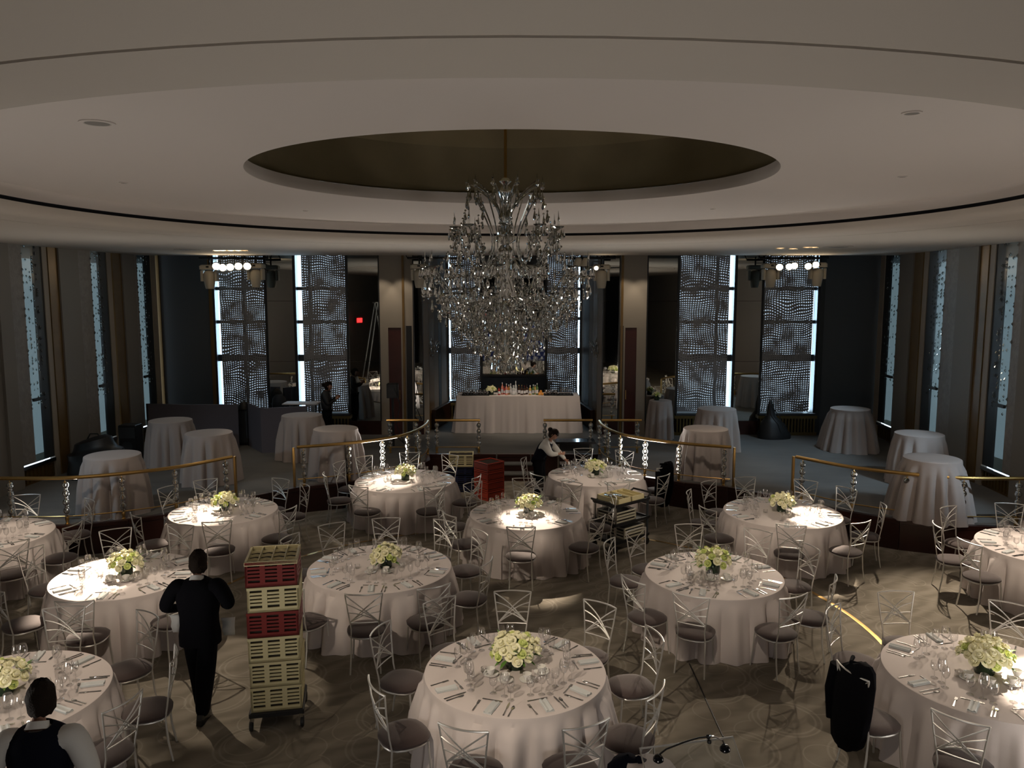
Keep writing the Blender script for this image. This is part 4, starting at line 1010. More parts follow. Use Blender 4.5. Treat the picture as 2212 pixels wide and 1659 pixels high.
# ------------------------------------------------------------------ people
def skinned(name, J, E, m, parent, sub=2):
    """J: {name: (x, y, z, rx, ry)}"""
    ks = list(J); me = bpy.data.meshes.new(name); me.from_pydata([J[k][:3] for k in ks], [(ks.index(a), ks.index(b_)) for a, b_ in E], []); me.materials.append(m)
    o = put(name, me, parent); sk = o.modifiers.new('skin', 'SKIN'); sk.use_smooth_shade = True
    for i, k in enumerate(ks):
        d = me.skin_vertices[0].data[i]; q = J[k]; d.radius = (q[3], q[4] if len(q) > 4 else q[3]); d.use_root = (i == 0)
    o.modifiers.new('sub', 'SUBSURF').levels = sub; o.modifiers['sub'].render_levels = sub
    return o
def mix(a, b_, t): return tuple(a[i] + (b_[i] - a[i]) * t for i in range(3))
def hand(J, E, side, wr, d, n, curl, tag_):
    """five fingers from wrist wr pointing along d, palm normal n"""
    d = Vector(d).normalized(); n = Vector(n).normalized(); s_ = d.cross(n) * side; w0 = Vector(wr)
    pm = w0 + d * .05; J[tag_ + 'palm'] = (*pm, .026, .015)
    for k, (off, L_) in enumerate(((-.027, .065), (-.009, .075), (.009, .07), (.026, .055))):
        a = pm + d * .035 + s_ * off; b_ = a + d * L_ * .5 * math.cos(curl * .5) + n * L_ * .5 * math.sin(curl * .5); c = b_ + d * L_ * .5 * math.cos(curl * 1.6) + n * L_ * .5 * math.sin(curl * 1.6)
        J['%sf%da' % (tag_, k)] = (*a, .0095); J['%sf%db' % (tag_, k)] = (*b_, .0085); J['%sf%dc' % (tag_, k)] = (*c, .007)
        E += [(tag_ + 'palm', '%sf%da' % (tag_, k)), ('%sf%da' % (tag_, k), '%sf%db' % (tag_, k)), ('%sf%db' % (tag_, k), '%sf%dc' % (tag_, k))]
    a = w0 + d * .035 - s_ * .035 + n * .01; b_ = a + d * .035 - s_ * .02 + n * .015
    J[tag_ + 't1'] = (*a, .011); J[tag_ + 't2'] = (*b_, .009); E += [(tag_ + 'palm', tag_ + 't1'), (tag_ + 't1', tag_ + 't2')]
def head(parent, c, yaw, pitch, hair, bun=False, s=1.0, skinm='skin'):
    T = Matrix.Translation(c) @ Matrix.Rotation(yaw, 4, 'Z') @ Matrix.Rotation(pitch, 4, 'X')      # face towards -y
    m = MB(); v = []; nl, na = 14, 20
    for i in range(nl + 1):
        th = math.pi * i / nl; z = math.cos(th) * .125
        for j in range(na):
            a = 2 * math.pi * j / na; w_ = math.sin(th); x, y = math.cos(a), math.sin(a)
            jaw = 1 - .28 * max(0, -z / .125) ** 1.2
            r_x, r_y = .078 * jaw, (.098 if y > 0 else .090) * (1 - .10 * max(0, -z / .125) * (1 if y > 0 else .2))
            px_, py = x * w_ * r_x, y * w_ * r_y
            if y < -.75 and abs(x) < .35:
                if -.04 < z < .02: py -= .016 * (1 - abs(x) / .35) * (1 if z < -.01 else .6)      # nose
                if -.075 < z < -.05: py -= .004
            if y < -.5 and .15 < abs(x) < .6 and .0 < z < .03: py += .007                          # eye sockets
            v.append(T @ Vector((px_ * s, py * s, z * s)))
    f = [(i * na + j, i * na + (j + 1) % na, i * na + na + (j + 1) % na, i * na + na + j) for i in range(nl) for j in range(na)]
    m.add(v, f)
    for sx in (-1, 1):
        m.lathe([(.001, -.03 * s), (.011 * s, -.02 * s), (.013 * s, 0), (.010 * s, .022 * s), (.001, .03 * s)], 7, T=T @ Matrix.Translation((sx * .078 * s, .012 * s, -.008 * s)))
    o = m.obj('head', M[skinm], parent, True)
    for sx in (-1, 1):
        m = MB(); m.lathe([(.001, -.012 * s), (.010 * s, -.006 * s), (.012 * s, 0), (.010 * s, .006 * s), (.001, .012 * s)], 8, T=T @ Matrix.Translation((sx * .03 * s, -.083 * s, .016 * s))); m.obj('eye', M['black'], o, True)
        m = MB(); m.tube([T @ Vector((sx * .015 * s, -.092 * s, .038 * s)), T @ Vector((sx * .045 * s, -.082 * s, .040 * s))], .004, 5); m.obj('eyebrow', M['hair'], o)
    m = MB(); m.tube([T @ Vector((-.022 * s, -.085 * s, -.062 * s)), T @ Vector((0, -.093 * s, -.060 * s)), T @ Vector((.022 * s, -.085 * s, -.062 * s))], .005, 5); m.obj('mouth', mat('lips', (.3, .1, .08), .5), o, True)
    # hair cap
    m = MB(); v = []; r = random.Random(3)
    for i in range(nl):
        th = math.pi * .78 * i / (nl - 1); z = math.cos(th) * .130
        for j in range(na):
            a = 2 * math.pi * j / na; w_ = math.sin(th); x, y = math.cos(a), math.sin(a)
            fr = 1.0; zz = z
            if y < -.1:
                lim = .045 + .02 * abs(x)
                if zz < lim: zz = lim + (zz - lim) * .12; w_ = math.sin(math.acos(min(1, lim / .137))) * 1.0
            n_ = 1 + .05 * math.sin(7 * a + i) + r.uniform(-.02, .03)
            k2 = .090 if y > 0 else .086
            v.append(T @ Vector((x * w_ * .090 * n_ * s, (y * w_ * (k2 + .022) * n_ + .006) * s, zz * n_ * s)))
    m.add(v, [(i * na + j, i * na + (j + 1) % na, i * na + na + (j + 1) % na, i * na + na + j) for i in range(nl - 1) for j in range(na)])
    h = m.obj('hair', M['hair'], parent, True)
    if bun: m = MB(); m.lathe([(.001, -.055), (.04, -.035), (.055, 0), (.04, .035), (.001, .055)], 12, T=T @ Matrix.Translation((0, .12, .03))); m.obj('hair_bun', M['hair'], parent, True)
    return T
def person(label, loc, rz, pose, clothes, hgt=1.78, hairbun=False):
    """pose: joint table in metres for a 1.78 m body facing -y"""
    t = thing('person', label, 'person', loc, rz); k = hgt / 1.78
    J0 = dict(pelvis=(0, 0, .95), waist=(0, 0, 1.10), chest=(0, .0, 1.30), neck=(0, .01, 1.50), headb=(0, -.02, 1.56),
              lsh=(.18, .01, 1.44), lel=(.24, .03, 1.15), lwr=(.24, -.08, .92), rsh=(-.18, .01, 1.44), rel=(-.24, .03, 1.15), rwr=(-.24, -.08, .92),
              lhip=(.09, 0, .92), lkn=(.10, -.02, .50), lan=(.10, .03, .09), lto=(.11, -.13, .03), rhip=(-.09, 0, .92), rkn=(-.10, -.02, .50), ran=(-.10, .03, .09), rto=(-.11, -.13, .03))
    J0.update({a: p for a, p in pose.items() if isinstance(p, tuple)}); J0 = {a: tuple(c * k for c in p) for a, p in J0.items()}
    rad = dict(pelvis=(.165, .13), waist=(.17, .125), chest=(.20, .14), neck=(.065, .065), headb=(.06, .06), lsh=(.108,), lel=(.070,), lwr=(.036,), lhip=(.095,), lkn=(.088,), lan=(.062,), lto=(.036,))
    def g(n): return rad.get(n, rad.get('l' + n[1:]))
    body = {n: (*J0[n], *[x * .70 for x in g(n)]) for n in ('pelvis', 'waist', 'chest', 'neck', 'headb', 'lsh', 'lel', 'lwr', 'rsh', 'rel', 'rwr', 'lhip', 'lkn', 'lan', 'lto', 'rhip', 'rkn', 'ran', 'rto')}
    E = [('pelvis', 'waist'), ('waist', 'chest'), ('chest', 'neck'), ('neck', 'headb'), ('chest', 'lsh'), ('lsh', 'lel'), ('lel', 'lwr'), ('chest', 'rsh'), ('rsh', 'rel'), ('rel', 'rwr'),
         ('pelvis', 'lhip'), ('lhip', 'lkn'), ('lkn', 'lan'), ('lan', 'lto'), ('pelvis', 'rhip'), ('rhip', 'rkn'), ('rkn', 'ran'), ('ran', 'rto')]
    for sd, n in ((1, 'l'), (-1, 'r')):
        d = Vector(J0[n + 'wr']) - Vector(J0[n + 'el']); E.append((n + 'wr', n + 'palm')); nn = Vector((-sd, 0, 0)) if abs(d.normalized().x) < .8 else Vector((0, 0, -1))
        hand(body, E, sd, J0[n + 'wr'], d, nn - d.normalized() * nn.dot(d.normalized()), .5, n)
    skinned('body', body, E, M['skin'], t, 2)
    def shell_(name, names, edges, m, s_, over=None):
        J = {n: (*J0[n], *[x * s_ for x in g(n)]) for n in names}
        if over: J.update({a: (tuple(c * k for c in p[:3]) + tuple(p[3:])) for a, p in over.items()})
        return skinned(name, J, edges, M[m], t, 2)
    tm = clothes['trousers']
    shell_('trousers', ('pelvis', 'lhip', 'lkn', 'lan', 'rhip', 'rkn', 'ran'), [('pelvis', 'lhip'), ('lhip', 'lkn'), ('lkn', 'lan'), ('pelvis', 'rhip'), ('rhip', 'rkn'), ('rkn', 'ran')], tm, 1.2, {'pelvis': (*[c / k for c in J0['pelvis']], .10, .09), 'lan': (J0['lan'][0] / k, J0['lan'][1] / k, J0['lan'][2] / k - .045, .07, .07), 'ran': (J0['ran'][0] / k, J0['ran'][1] / k, J0['ran'][2] / k - .045, .07, .07)})
    for n in 'lr':
        a, c = Vector(J0[n + 'an']), Vector(J0[n + 'to']); fw = (c - a); fw.z = 0; fw.normalize(); yaw = math.atan2(fw.y, fw.x)
        T = Matrix.Translation((a.x, a.y, max(0, a.z - .09 * k))) @ Matrix.Rotation(yaw, 4, 'Z'); m = MB(); v = []
        for x, w_, h in ((-.09, .030, .06), (-.05, .042, .10), (.02, .040, .10), (.09, .046, .06), (.16, .045, .045), (.205, .024, .030)):
            v += [T @ Vector((x, -w_, 0)), T @ Vector((x, w_, 0)), T @ Vector((x, w_ * .8, h)), T @ Vector((x, -w_ * .8, h))]
        m.add(v, [(0, 1, 2, 3)] + [(i * 4 + j, i * 4 + 4 + j, i * 4 + 4 + (j + 1) % 4, i * 4 + (j + 1) % 4) for i in range(5) for j in range(4)] + [(23, 22, 21, 20)]); m.obj('shoe', M['blackgloss'], t, True)
    arms = [('chest', 'lsh'), ('lsh', 'lel'), ('lel', 'lwr'), ('chest', 'rsh'), ('rsh', 'rel'), ('rel', 'rwr')]
    top = clothes['top']
    shell_(clothes.get('topname', 'shirt'), ('chest', 'waist', 'pelvis', 'lsh', 'lel', 'lwr', 'rsh', 'rel', 'rwr', 'neck'), [('pelvis', 'waist'), ('waist', 'chest'), ('chest', 'neck')] + arms, top, 1.08 if not (clothes.get('vest') or clothes.get('jacket')) else .98, {n: (*[c / k for c in J0[n]], .12, .09) for n in ('pelvis', 'waist', 'chest')} if (clothes.get('vest') or clothes.get('jacket')) else None)
    def torso(name, rings, m):
        sp = [Vector(J0[n]) for n in ('pelvis', 'waist', 'chest', 'neck')]; v = []; n_ = 24
        for tt, rx, ry in rings:
            i_ = min(2, max(0, int(tt))); c_ = sp[i_] + (sp[i_ + 1] - sp[i_]) * (tt - i_); d_ = (sp[i_ + 1] - sp[i_]).normalized(); fy = Vector((1, 0, 0)).cross(d_) * -1
            for j_ in range(n_):
                a_ = 2 * math.pi * j_ / n_; cc, ss = math.cos(a_), math.sin(a_); e_ = (abs(cc) ** 2.4 + abs(ss) ** 2.4) ** (-1 / 2.4)
                v.append(c_ + (Vector((1, 0, 0)) * rx * cc * e_ + fy * ry * ss * e_) * k)
        mm = MB(); mm.add(v, [(i_ * n_ + j_, i_ * n_ + (j_ + 1) % n_, i_ * n_ + n_ + (j_ + 1) % n_, i_ * n_ + n_ + j_) for i_ in range(len(rings) - 1) for j_ in range(n_)])
        mm.obj(name, M[m], t, True)
    if clothes.get('vest'): torso('waistcoat', ((-.25, .175, .135), (.4, .175, .13), (1, .178, .13), (1.6, .200, .142), (2.0, .208, .145), (2.4, .200, .135), (2.62, .185, .12), (2.80, .135, .10), (2.93, .082, .082)), clothes['vest'])
    if clothes.get('jacket'): torso('jacket_body', ((-.95, .205, .15), (-.3, .205, .148), (.4, .19, .14), (1, .19, .138), (1.6, .21, .148), (2.0, .222, .15), (2.4, .222, .14), (2.65, .20, .12), (2.85, .13, .095), (2.98, .078, .078)), clothes['jacket'])
    nk = Vector(J0['neck']); up = (Vector(J0['headb']) - nk).normalized()
    m = MB(); T = Matrix.Translation(nk - up * .035) @ rot_to(up); m.lathe([(.078, 0), (.068, .03), (.064, .05), (.060, .05), (.062, .02)], 18, T=T); m.obj('collar', M['shirt' if clothes.get('collar', 1) else top], t, True)
    hb = Vector(J0['headb']); hp = pose.get('headpitch', 0); hy = pose.get('headyaw', 0)
    head(t, hb + up * .085 * k, hy, hp, 'hair', hairbun, k * 1.02)
    return t
def pose(**k): return k
# man in a black suit walking away, arms bent and carrying white cloths
fp = P(441, 1548, 0)
man = person('man in a dark suit walking away beside the tall crate stack', (fp.x, fp.y, 0), R(180 + 4),
    dict(lsh=(.20, .02, 1.44), lel=(.33, .06, 1.20), lwr=(.22, -.14, 1.12), rsh=(-.20, .02, 1.44), rel=(-.33, .06, 1.22), rwr=(-.20, -.14, 1.15),
         lkn=(.07, -.10, .50), lan=(.04, -.08, .09), lto=(.05, -.24, .03), rkn=(-.05, .05, .50), ran=(-.02, .12, .10), rto=(-.03, -.04, .03)),
    dict(trousers='suit', top='suit', topname='jacket_sleeves', jacket='suit'), 1.80)
for sx, dz in ((1, 0), (-1, -.05)):
    m = MB(); p = Vector((sx * .26, -.10, 1.08 + dz)); v = []
    for i in range(6):
        z = -i * .04; w_ = .07 - i * .003; v += [(p.x - w_, p.y + .02 * math.sin(i), p.z + z), (p.x + w_, p.y + .02 * math.cos(i * 2), p.z + z)]
    m.add(v, [(i * 2, i * 2 + 1, i * 2 + 3, i * 2 + 2) for i in range(5)])
    me = m.me('folded_cloth', M['shirt'], True); o = put('folded_cloth', me, None, (0, 0, 0)); o.matrix_world = Matrix.Translation((fp.x, fp.y, 0)) @ Matrix.Rotation(R(184), 4, 'Z')
    o.modifiers.new('thick', 'SOLIDIFY').thickness = .012
    tag(o, 'white folded cloth over the suited man\'s %s forearm' % ('left' if sx > 0 else 'right'), 'cloth')
# waitress leaning over the far table
person('waitress in a black waistcoat and white shirt leaning over the far table', (.57, 16.25, 0), R(72),
    dict(pelvis=(0, .04, .93), waist=(0, -.02, 1.07), chest=(0, -.12, 1.24), neck=(0, -.24, 1.40), headb=(0, -.29, 1.48),
         lsh=(.17, -.17, 1.36), lel=(.20, -.36, 1.16), lwr=(.10, -.58, .98), rsh=(-.17, -.17, 1.36), rel=(-.20, -.32, 1.14), rwr=(-.12, -.48, 1.15), headpitch=R(38)),
    dict(trousers='suit', top='shirt', vest='vest'), 1.68, True)
# waiter close to the camera at lower left, seen from behind
person('dark-haired waiter in a navy waistcoat and white shirt at lower left', (-3.20, 5.02, 0), R(180 + 8),
    dict(lsh=(.21, .0, 1.42), lel=(.30, .09, 1.16), lwr=(.25, -.12, 1.02), rsh=(-.21, .0, 1.42), rel=(-.33, .06, 1.16), rwr=(-.26, -.14, 1.02), headpitch=R(12), headyaw=R(16)),
    dict(trousers='suit', top='shirt', vest='vest'), 1.81)
# shadowy figure behind the screens
p = P(698, 905, 1.3)
person('shadowy person with hair bun standing behind the lilac corner screen', (p.x, 19.6, ZP), R(95),
    dict(lel=(.22, -.05, 1.17), lwr=(.08, -.25, 1.32), rel=(-.22, -.05, 1.17), rwr=(-.08, -.25, 1.30)), dict(trousers='suit', top='black', collar=0, topname='sweater'), 1.68, True)

# ------------------------------------------------------------------ coats on chair backs
def coat(x, y, rz, lab, L_=.85, wd=.24, z1=1.03):
    t = thing('coat', lab, 'coat', (x, y, 0), rz); v = []; n = 16
    for i, (k, wk, fr) in enumerate(((0, .30, .03), (.03, .62, .05), (.10, .85, .07), (.25, 1.0, .085), (.5, 1.02, .10), (.75, .92, .10), (.93, .70, .09), (1.0, .42, .06))):
        for j in range(n):
            a = 2 * math.pi * j / n; fold = .018 * math.sin(4 * a + 5 * k)
            v.append((math.cos(a) * (wd * wk + fold) - .10 * wd * (1 - k) + .25 * wd * k, .25 + math.sin(a) * (.04 + fr * .6 + abs(fold)), z1 + .03 - L_ * k - .10 * math.cos(a) * wk * (1 - k) * (1 if k < .3 else .3)))
    m = MB(); m.add(v, [(i * n + j, i * n + (j + 1) % n, i * n + n + (j + 1) % n, i * n + n + j) for i in range(7) for j in range(n)] + [tuple(range(n)), tuple(range(7 * n, 8 * n))]); m.obj('body', M['suit'], t, True)
    m = MB(); m.tube([(wd * .95, .27, z1 - .10), (wd * 1.08, .30, z1 - .35), (wd * .85, .32, z1 - .62)], .055, 8, r2=.045); m.obj('sleeve', M['suit'], t, True)
    m = MB(); m.tube([(-.10, .20, z1 + .02), (0, .30, z1 + .03), (.10, .20, z1 + .02)], .02, 6); m.obj('collar', M['suit'], t, True)
c, R0 = TABLES[11][0], TABLES[11][1]; a = R(-166); coat(c[0] + (R0 + .30) * math.cos(a), c[1] + (R0 + .30) * math.sin(a), a - math.pi / 2, 'long black coat draped on a chair back at lower right', .86, .25)
c, R0 = TABLES[7][0], TABLES[7][1]; a = R(-4); p = (c[0] + (R0 + .26) * math.cos(a), c[1] + (R0 + .40) * math.sin(a))
inst(CHAIR, (*p, 0), a - math.pi / 2 - R(55), 'silver lattice-back chair under the black jacket near the far right rail', 'lattice-back chairs around the tables')
coat(p[0], p[1], a - math.pi / 2 - R(55), 'black jacket hung on the chair beside the far right table', .85, .21)

# ------------------------------------------------------------------ lamp clusters and moving heads
def moving_head(u, v, Y, lab):
    p = Q(u, v, Y); t = thing('moving_head_lamp', lab, 'stage light', p, 0, 'white moving head stage lights'); t.scale = (1.18, 1.18, 1.08)
    m = MB(); m.bbox(-.19, .19, -.12, .12, .14, .25, .03); m.obj('base', M['whiteplastic'], t)
    m = MB(); m.box(-.03, .03, -.125, -.118, .18, .22); m.obj('display', M['black'], t)
    for sx in (-1, 1): m = MB(); m.bbox(sx * .15 - .03, sx * .15 + .03, -.09, .09, -.14, .13, .02); m.obj('yoke_arm', M['whiteplastic'], t)
    m = MB(); m.lathe([(.001, -.32), (.085, -.32), (.10, -.26), (.125, -.08), (.125, .03), (.10, .09), (.05, .12), (.001, .12)], 20, c=(0, -.02, 0)); m.obj('head', M['whiteplastic'], t, True)
    m = MB(); m.lathe([(.001, -.323), (.075, -.323)], 16, c=(0, -.02, 0)); m.obj('lens', M['black'], t)
    m = MB(); m.tube([(0, 0, .25), (0, 0, .46)], .02, 6); m.obj('clamp', M['black'], t)
for u, v, lab in ((453, 595, 'left moving head lamp of the left lamp cluster'), (553, 592, 'right moving head lamp of the left lamp cluster'), (906, 593, 'moving head lamp left of the chandelier'), (1299, 594, 'moving head lamp right of the chandelier'),
                  (1664, 592, 'left moving head lamp of the right lamp cluster'), (1765, 590, 'right moving head lamp of the right lamp cluster')): moving_head(u, v, 20.65, lab)
tr = None
for u0, u1, lab in ((430, 580, 'black lighting bar above the left lamps'), (880, 1010, 'black lighting bar above the left bar lamps'), (1215, 1330, 'black lighting bar above the right bar lamps'), (1640, 1790, 'black lighting bar above the right lamps')):
    a, c = Q(u0, 560, 20.75), Q(u1, 560, 20.75); t = thing('lighting_bar', lab, 'truss'); zb = a.z + .03
    m = MB(); m.tube([(a.x, 20.75, zb), (c.x, 20.75, zb)], .03, 8); m.obj('tube', M['black'], t, True)
    m = MB(); m.tube([(a.x, 20.75, zb + .22), (c.x, 20.75, zb + .22)], .03, 8); m.obj('tube', M['black'], t, True)
    for i in range(7):
        x = a.x + (c.x - a.x) * i / 6; m = MB(); m.tube([(x, 20.75, zb), (x + (.1 if i % 2 else -.1), 20.75, zb + .22)], .012, 5); m.obj('brace', M['black'], t)
    for x in (a.x + .1, c.x - .1): m = MB(); m.tube([(x, 20.75, zb + .2), (x, 20.75, 6.55)], .012, 5); m.obj('hanger', M['black'], t)
TARG = {}
def par_lamp(u, v, Y, target, lab, on=True, r_=.10):
    p = Q(u, v, Y); d = (Vector(target) - p).normalized(); t = thing('spot_lamp', lab, 'lamp', p, 0, 'lit spot lamps under the soffit')
    T = rot_to(d); m = MB(); m.lathe([(.04, -.20), (r_ * .8, -.17), (r_, -.05), (r_, .02), (r_ * .93, .02), (r_ * .9, -.03)], 18, T=T); m.obj('housing', M['black' if on else 'whiteplastic'], t, True)
    m = MB(); m.lathe([(.001, -.015), (r_ * .9, -.015)], 18, T=T); m.obj('lens', M['lamp' if on else 'china'], t, True)
    m = MB(); m.tube([(-.11, 0, 0), (-.11, 0, .16), (.11, 0, .16), (.11, 0, 0)], .01, 5); m.obj('bracket', M['black'], t)
    return p
LP = {}
for k, (u, v) in enumerate(((467, 575), (481, 578), (497, 577), (515, 575), (534, 575))):
    LP['l%d' % k] = par_lamp(u, v, 20.45, (-2 - k * .2, 6, 1), ('leftmost', 'second', 'middle', 'fourth', 'rightmost')[k] + ' lit spot lamp of the left lamp cluster')
for k, (u, v) in enumerate(((1684, 577), (1705, 576), (1716, 574), (1746, 575), (1762, 572))):
    LP['r%d' % k] = par_lamp(u, v, 20.45, (2 + k * .2, 6, 1), ('leftmost', 'second', 'middle', 'fourth', 'rightmost')[k] + ' lit spot lamp of the right lamp cluster', r_=.09)
LP['c0'] = par_lamp(1288, 579, 20.45, (1, 8, 1), 'small lit lamp beside the right moving head lamp', r_=.06)
par_lamp(1247, 572, 20.45, (1, 21.9, 1.5), 'unlit white spot lamp above the right of the bar', False); par_lamp(1262, 573, 20.45, (1, 20, 1), 'unlit white spot lamp beside the chandelier edge', False)
for k, (u, v, e) in enumerate(((469, 541, 1), (481, 541, 1), (499, 541, 1), (515, 541, 1), (528, 541, 0), (1686, 536, 0), (1713, 537, 0), (1744, 534, 0), (1758, 534, 0))):
    p = P(u, v, ZS); t = thing('recessed_lamp', ('recessed lamp glowing in the soffit above the left cluster, number %s from the left' % ('one', 'two', 'three', 'four', 'five')[k]) if k < 5 else
                               ('faint recessed lamp in the soffit above the right cluster, number %s from the left' % ('one', 'two', 'three', 'four')[k - 5]), 'lamp', (p.x, p.y, ZS), 0, 'recessed soffit lamps')
    m = MB(); m.lathe([(.10, -.004), (.10, -.012), (.075, -.012), (.07, -.004)], 18); m.obj('trim_ring', M['whiteplastic'], t, True)
    m = MB(); m.lathe([(.075, -.006), (.001, -.006)], 16); m.obj('diffuser', M['lamp' if e else 'lampdim'], t)

# ------------------------------------------------------------------ chandelier
def chandelier(cx, cy):
    t = thing('chandelier', 'huge tiered crystal chandelier hanging under the ceiling dome', 'chandelier', (cx, cy, 0)); r = random.Random(11)
    def zz(v): return Q(1092, v, cy).z
    m = MB(); m.tube([(0, 0, 7.05), (0, 0, zz(385))], .018, 6); m.obj('rod', M['brass'], t)
    prof = []
    for v, rr in ((385, .04), (392, .07), (400, .03), (412, .09), (420, .09), (430, .05), (445, .04), (470, .08), (480, .05), (505, .04), (512, .12), (520, .12), (528, .04), (540, .09), (552, .09), (560, .04), (585, .05), (605, .06),
                  (628, .12), (640, .13), (655, .06), (680, .10), (700, .05), (725, .10), (745, .04), (765, .08), (780, .03), (792, .005)): prof.append((rr, zz(v)))
    m = MB(); m.lathe(prof, 16); m.obj('stem', M['crystal'], t, True)
    # crystal shapes
    drop = MB().lathe([(.001, .05), (.006, .03), (.013, -.005), (.018, -.03), (.012, -.05), (.001, -.062)], 6).me('pendant', M['crystal'])
    ball = MB().lathe([(.001, .026), (.018, .018), (.026, 0), (.018, -.018), (.001, -.026)], 7).me('crystal_ball', M['crystal'])
    spike = MB().lathe([(.001, .16), (.007, .10), (.012, .04), (.022, .0), (.012, -.03), (.001, -.05)], 6).me('spire', M['crystal'])
    bobe = MB().lathe([(.01, -.01), (.04, 0), (.065, .018), (.062, .02), (.03, .008), (.01, 0)], 10).me('drip_pan', M['crystal'], True)
    candle = MB().lathe([(.012, 0), (.012, .09), (.001, .095)], 8).me('candle', M['china'], True)
    parts = []
    def add(me, x, y, z, s_=1, tilt=0): parts.append((me, x, y, z, s_, tilt))
    # tiers: (arm count, radius, start v, tip v, drooping depth v, crystals per arm)
    tiers = [(10, .50, 470, 398, 'crown'), (10, .62, 555, 500, 'arm'), (14, .96, 640, 585, 'arm'), (12, .72, 690, 640, 'arm'), (10, .46, 720, 675, 'arm')]
    for ti, (n, rad, v0, v1, kind) in enumerate(tiers):
        for i in range(n):
            a = 2 * math.pi * i / n + ti * .3; ca, sa = math.cos(a), math.sin(a); rr = rad * (1 + r.uniform(-.05, .05))
            z0, z1 = zz(v0), zz(v1); p = []
            for k in range(13):
                u = k / 12
                if kind == 'crown': x = .06 + (rr - .10) * (.25 * u + .75 * math.sin(u * math.pi * .62) ** 2); z = z0 + (z1 - z0) * (math.sin(u * 1.9) * 1.05) - (.13 if u > .9 else 0) * (u - .9) * 10 * .5
                else: x = .06 + (rr - .06) * u; z = z0 + (z1 - z0) * u ** 2.2 - .16 * math.sin(u * math.pi) * (1 - .2 * u) + .05 * math.sin(u * 9)
                p.append((x * ca, x * sa, z))
            m = MB(); m.tube(p, .011, 5, r2=.007); m.obj('arm', M['crystal'], t, True)
            ex, ey, ez = p[-1]
            if kind == 'crown':
                add(ball, ex, ey, ez + .03, 1.1); add(spike, ex, ey, ez + .05, .7); add(drop, ex, ey, ez - .07, 1.2)
                bx_, by_, bz = p[6]; add(drop, bx_ * 1.25, by_ * 1.25, bz - .06, 1.1)
            else:
                add(bobe, ex, ey, ez, 1); add(candle, ex, ey, ez + .01, 1); add(spike, ex * 1.0, ey * 1.0, ez + .10, .6)
                for q in range(6):
                    b_ = q * 6.283 / 6; add(drop, ex + .06 * math.cos(b_), ey + .06 * math.sin(b_), ez - .055, .9)
                add(ball, ex, ey, ez - .10, 1.0); add(drop, ex, ey, ez - .17, 1.4)
                for k in (3, 5, 7, 9, 11): add(drop, p[k][0], p[k][1], p[k][2] - .06, 1.0); add(ball, p[k][0], p[k][1], p[k][2] - .012, .55)
    # upright scrolls between crown and middle tier
    for i in range(8):
        a = i * .785 + .2; p = []
        for k in range(15):
            u = k / 14; x = .30 - .14 * math.sin(u * math.pi) + .10 * (math.cos(u * 3.1) * .5) + (.12 * max(0, u - .6)); p.append((x * math.cos(a), x * math.sin(a), zz(425) + (zz(600) - zz(425)) * u))
        m = MB(); m.tube(p, .009, 5); m.obj('scroll', M['crystal'], t, True)
    # beaded garlands swagged between tiers and the bottom basket
    for (ra, va, rb, vb, n) in ((.45, 430, .58, 505, 10), (.60, 520, .90, 590, 14), (.94, 625, .62, 690, 14), (.60, 690, .30, 745, 12), (.30, 745, .05, 785, 8), (.34, 600, .50, 660, 10)):
        for i in range(n):
            a = 2 * math.pi * (i + .5) / n
            for k in range(9):
                u = k / 8; rr = ra + (rb - ra) * u; z = zz(va) + (zz(vb) - zz(va)) * u - .07 * math.sin(u * math.pi); aa = a + .14 * math.sin(u * math.pi)
                add(ball, rr * math.cos(aa), rr * math.sin(aa), z, .5)
                if k % 2 == 0: add(drop, rr * math.cos(aa), rr * math.sin(aa), z - .06, r.uniform(.8, 1.2))
    for (rr, v, n) in ((.95, 632, 30), (.70, 665, 26), (.58, 700, 24), (.42, 722, 20), (.22, 755, 14), (.14, 775, 8), (.55, 545, 16)):
        for i in range(n):
            a = 2 * math.pi * i / n + v; k = rr * r.uniform(.93, 1.05); add(drop if i % 3 else ball, k * math.cos(a), k * math.sin(a), zz(v) + r.uniform(-.03, .03), r.uniform(.9, 1.35))
    ind = parts[::max(1, len(parts) // 290)][:290]; ids = set(map(id, ind))
    names = {}
    for me, x, y, z, s_, tl in ind: put(me.name.split('.')[0], me, t, (x, y, z), (r.uniform(-.1, .1), r.uniform(-.1, .1), r.uniform(0, 6)), (s_,) * 3)
    b = MB()
    cache = {}
    for q in parts:
        if id(q) in ids: continue
        me, x, y, z, s_, tl = q
        if me.name not in cache: cache[me.name] = ([v.co.copy() for v in me.vertices], [tuple(p.vertices) for p in me.polygons])
        vv, ff = cache[me.name]; T = Matrix.Translation((x, y, z)) @ Matrix.Rotation(r.uniform(0, 6), 4, 'Z') @ Matrix.Scale(s_, 4); b.add([T @ v for v in vv], ff)
    o = b.obj('small_crystals', M['crystal'], t); o['kind'] = 'stuff'
chandelier(-.075, 9.1)

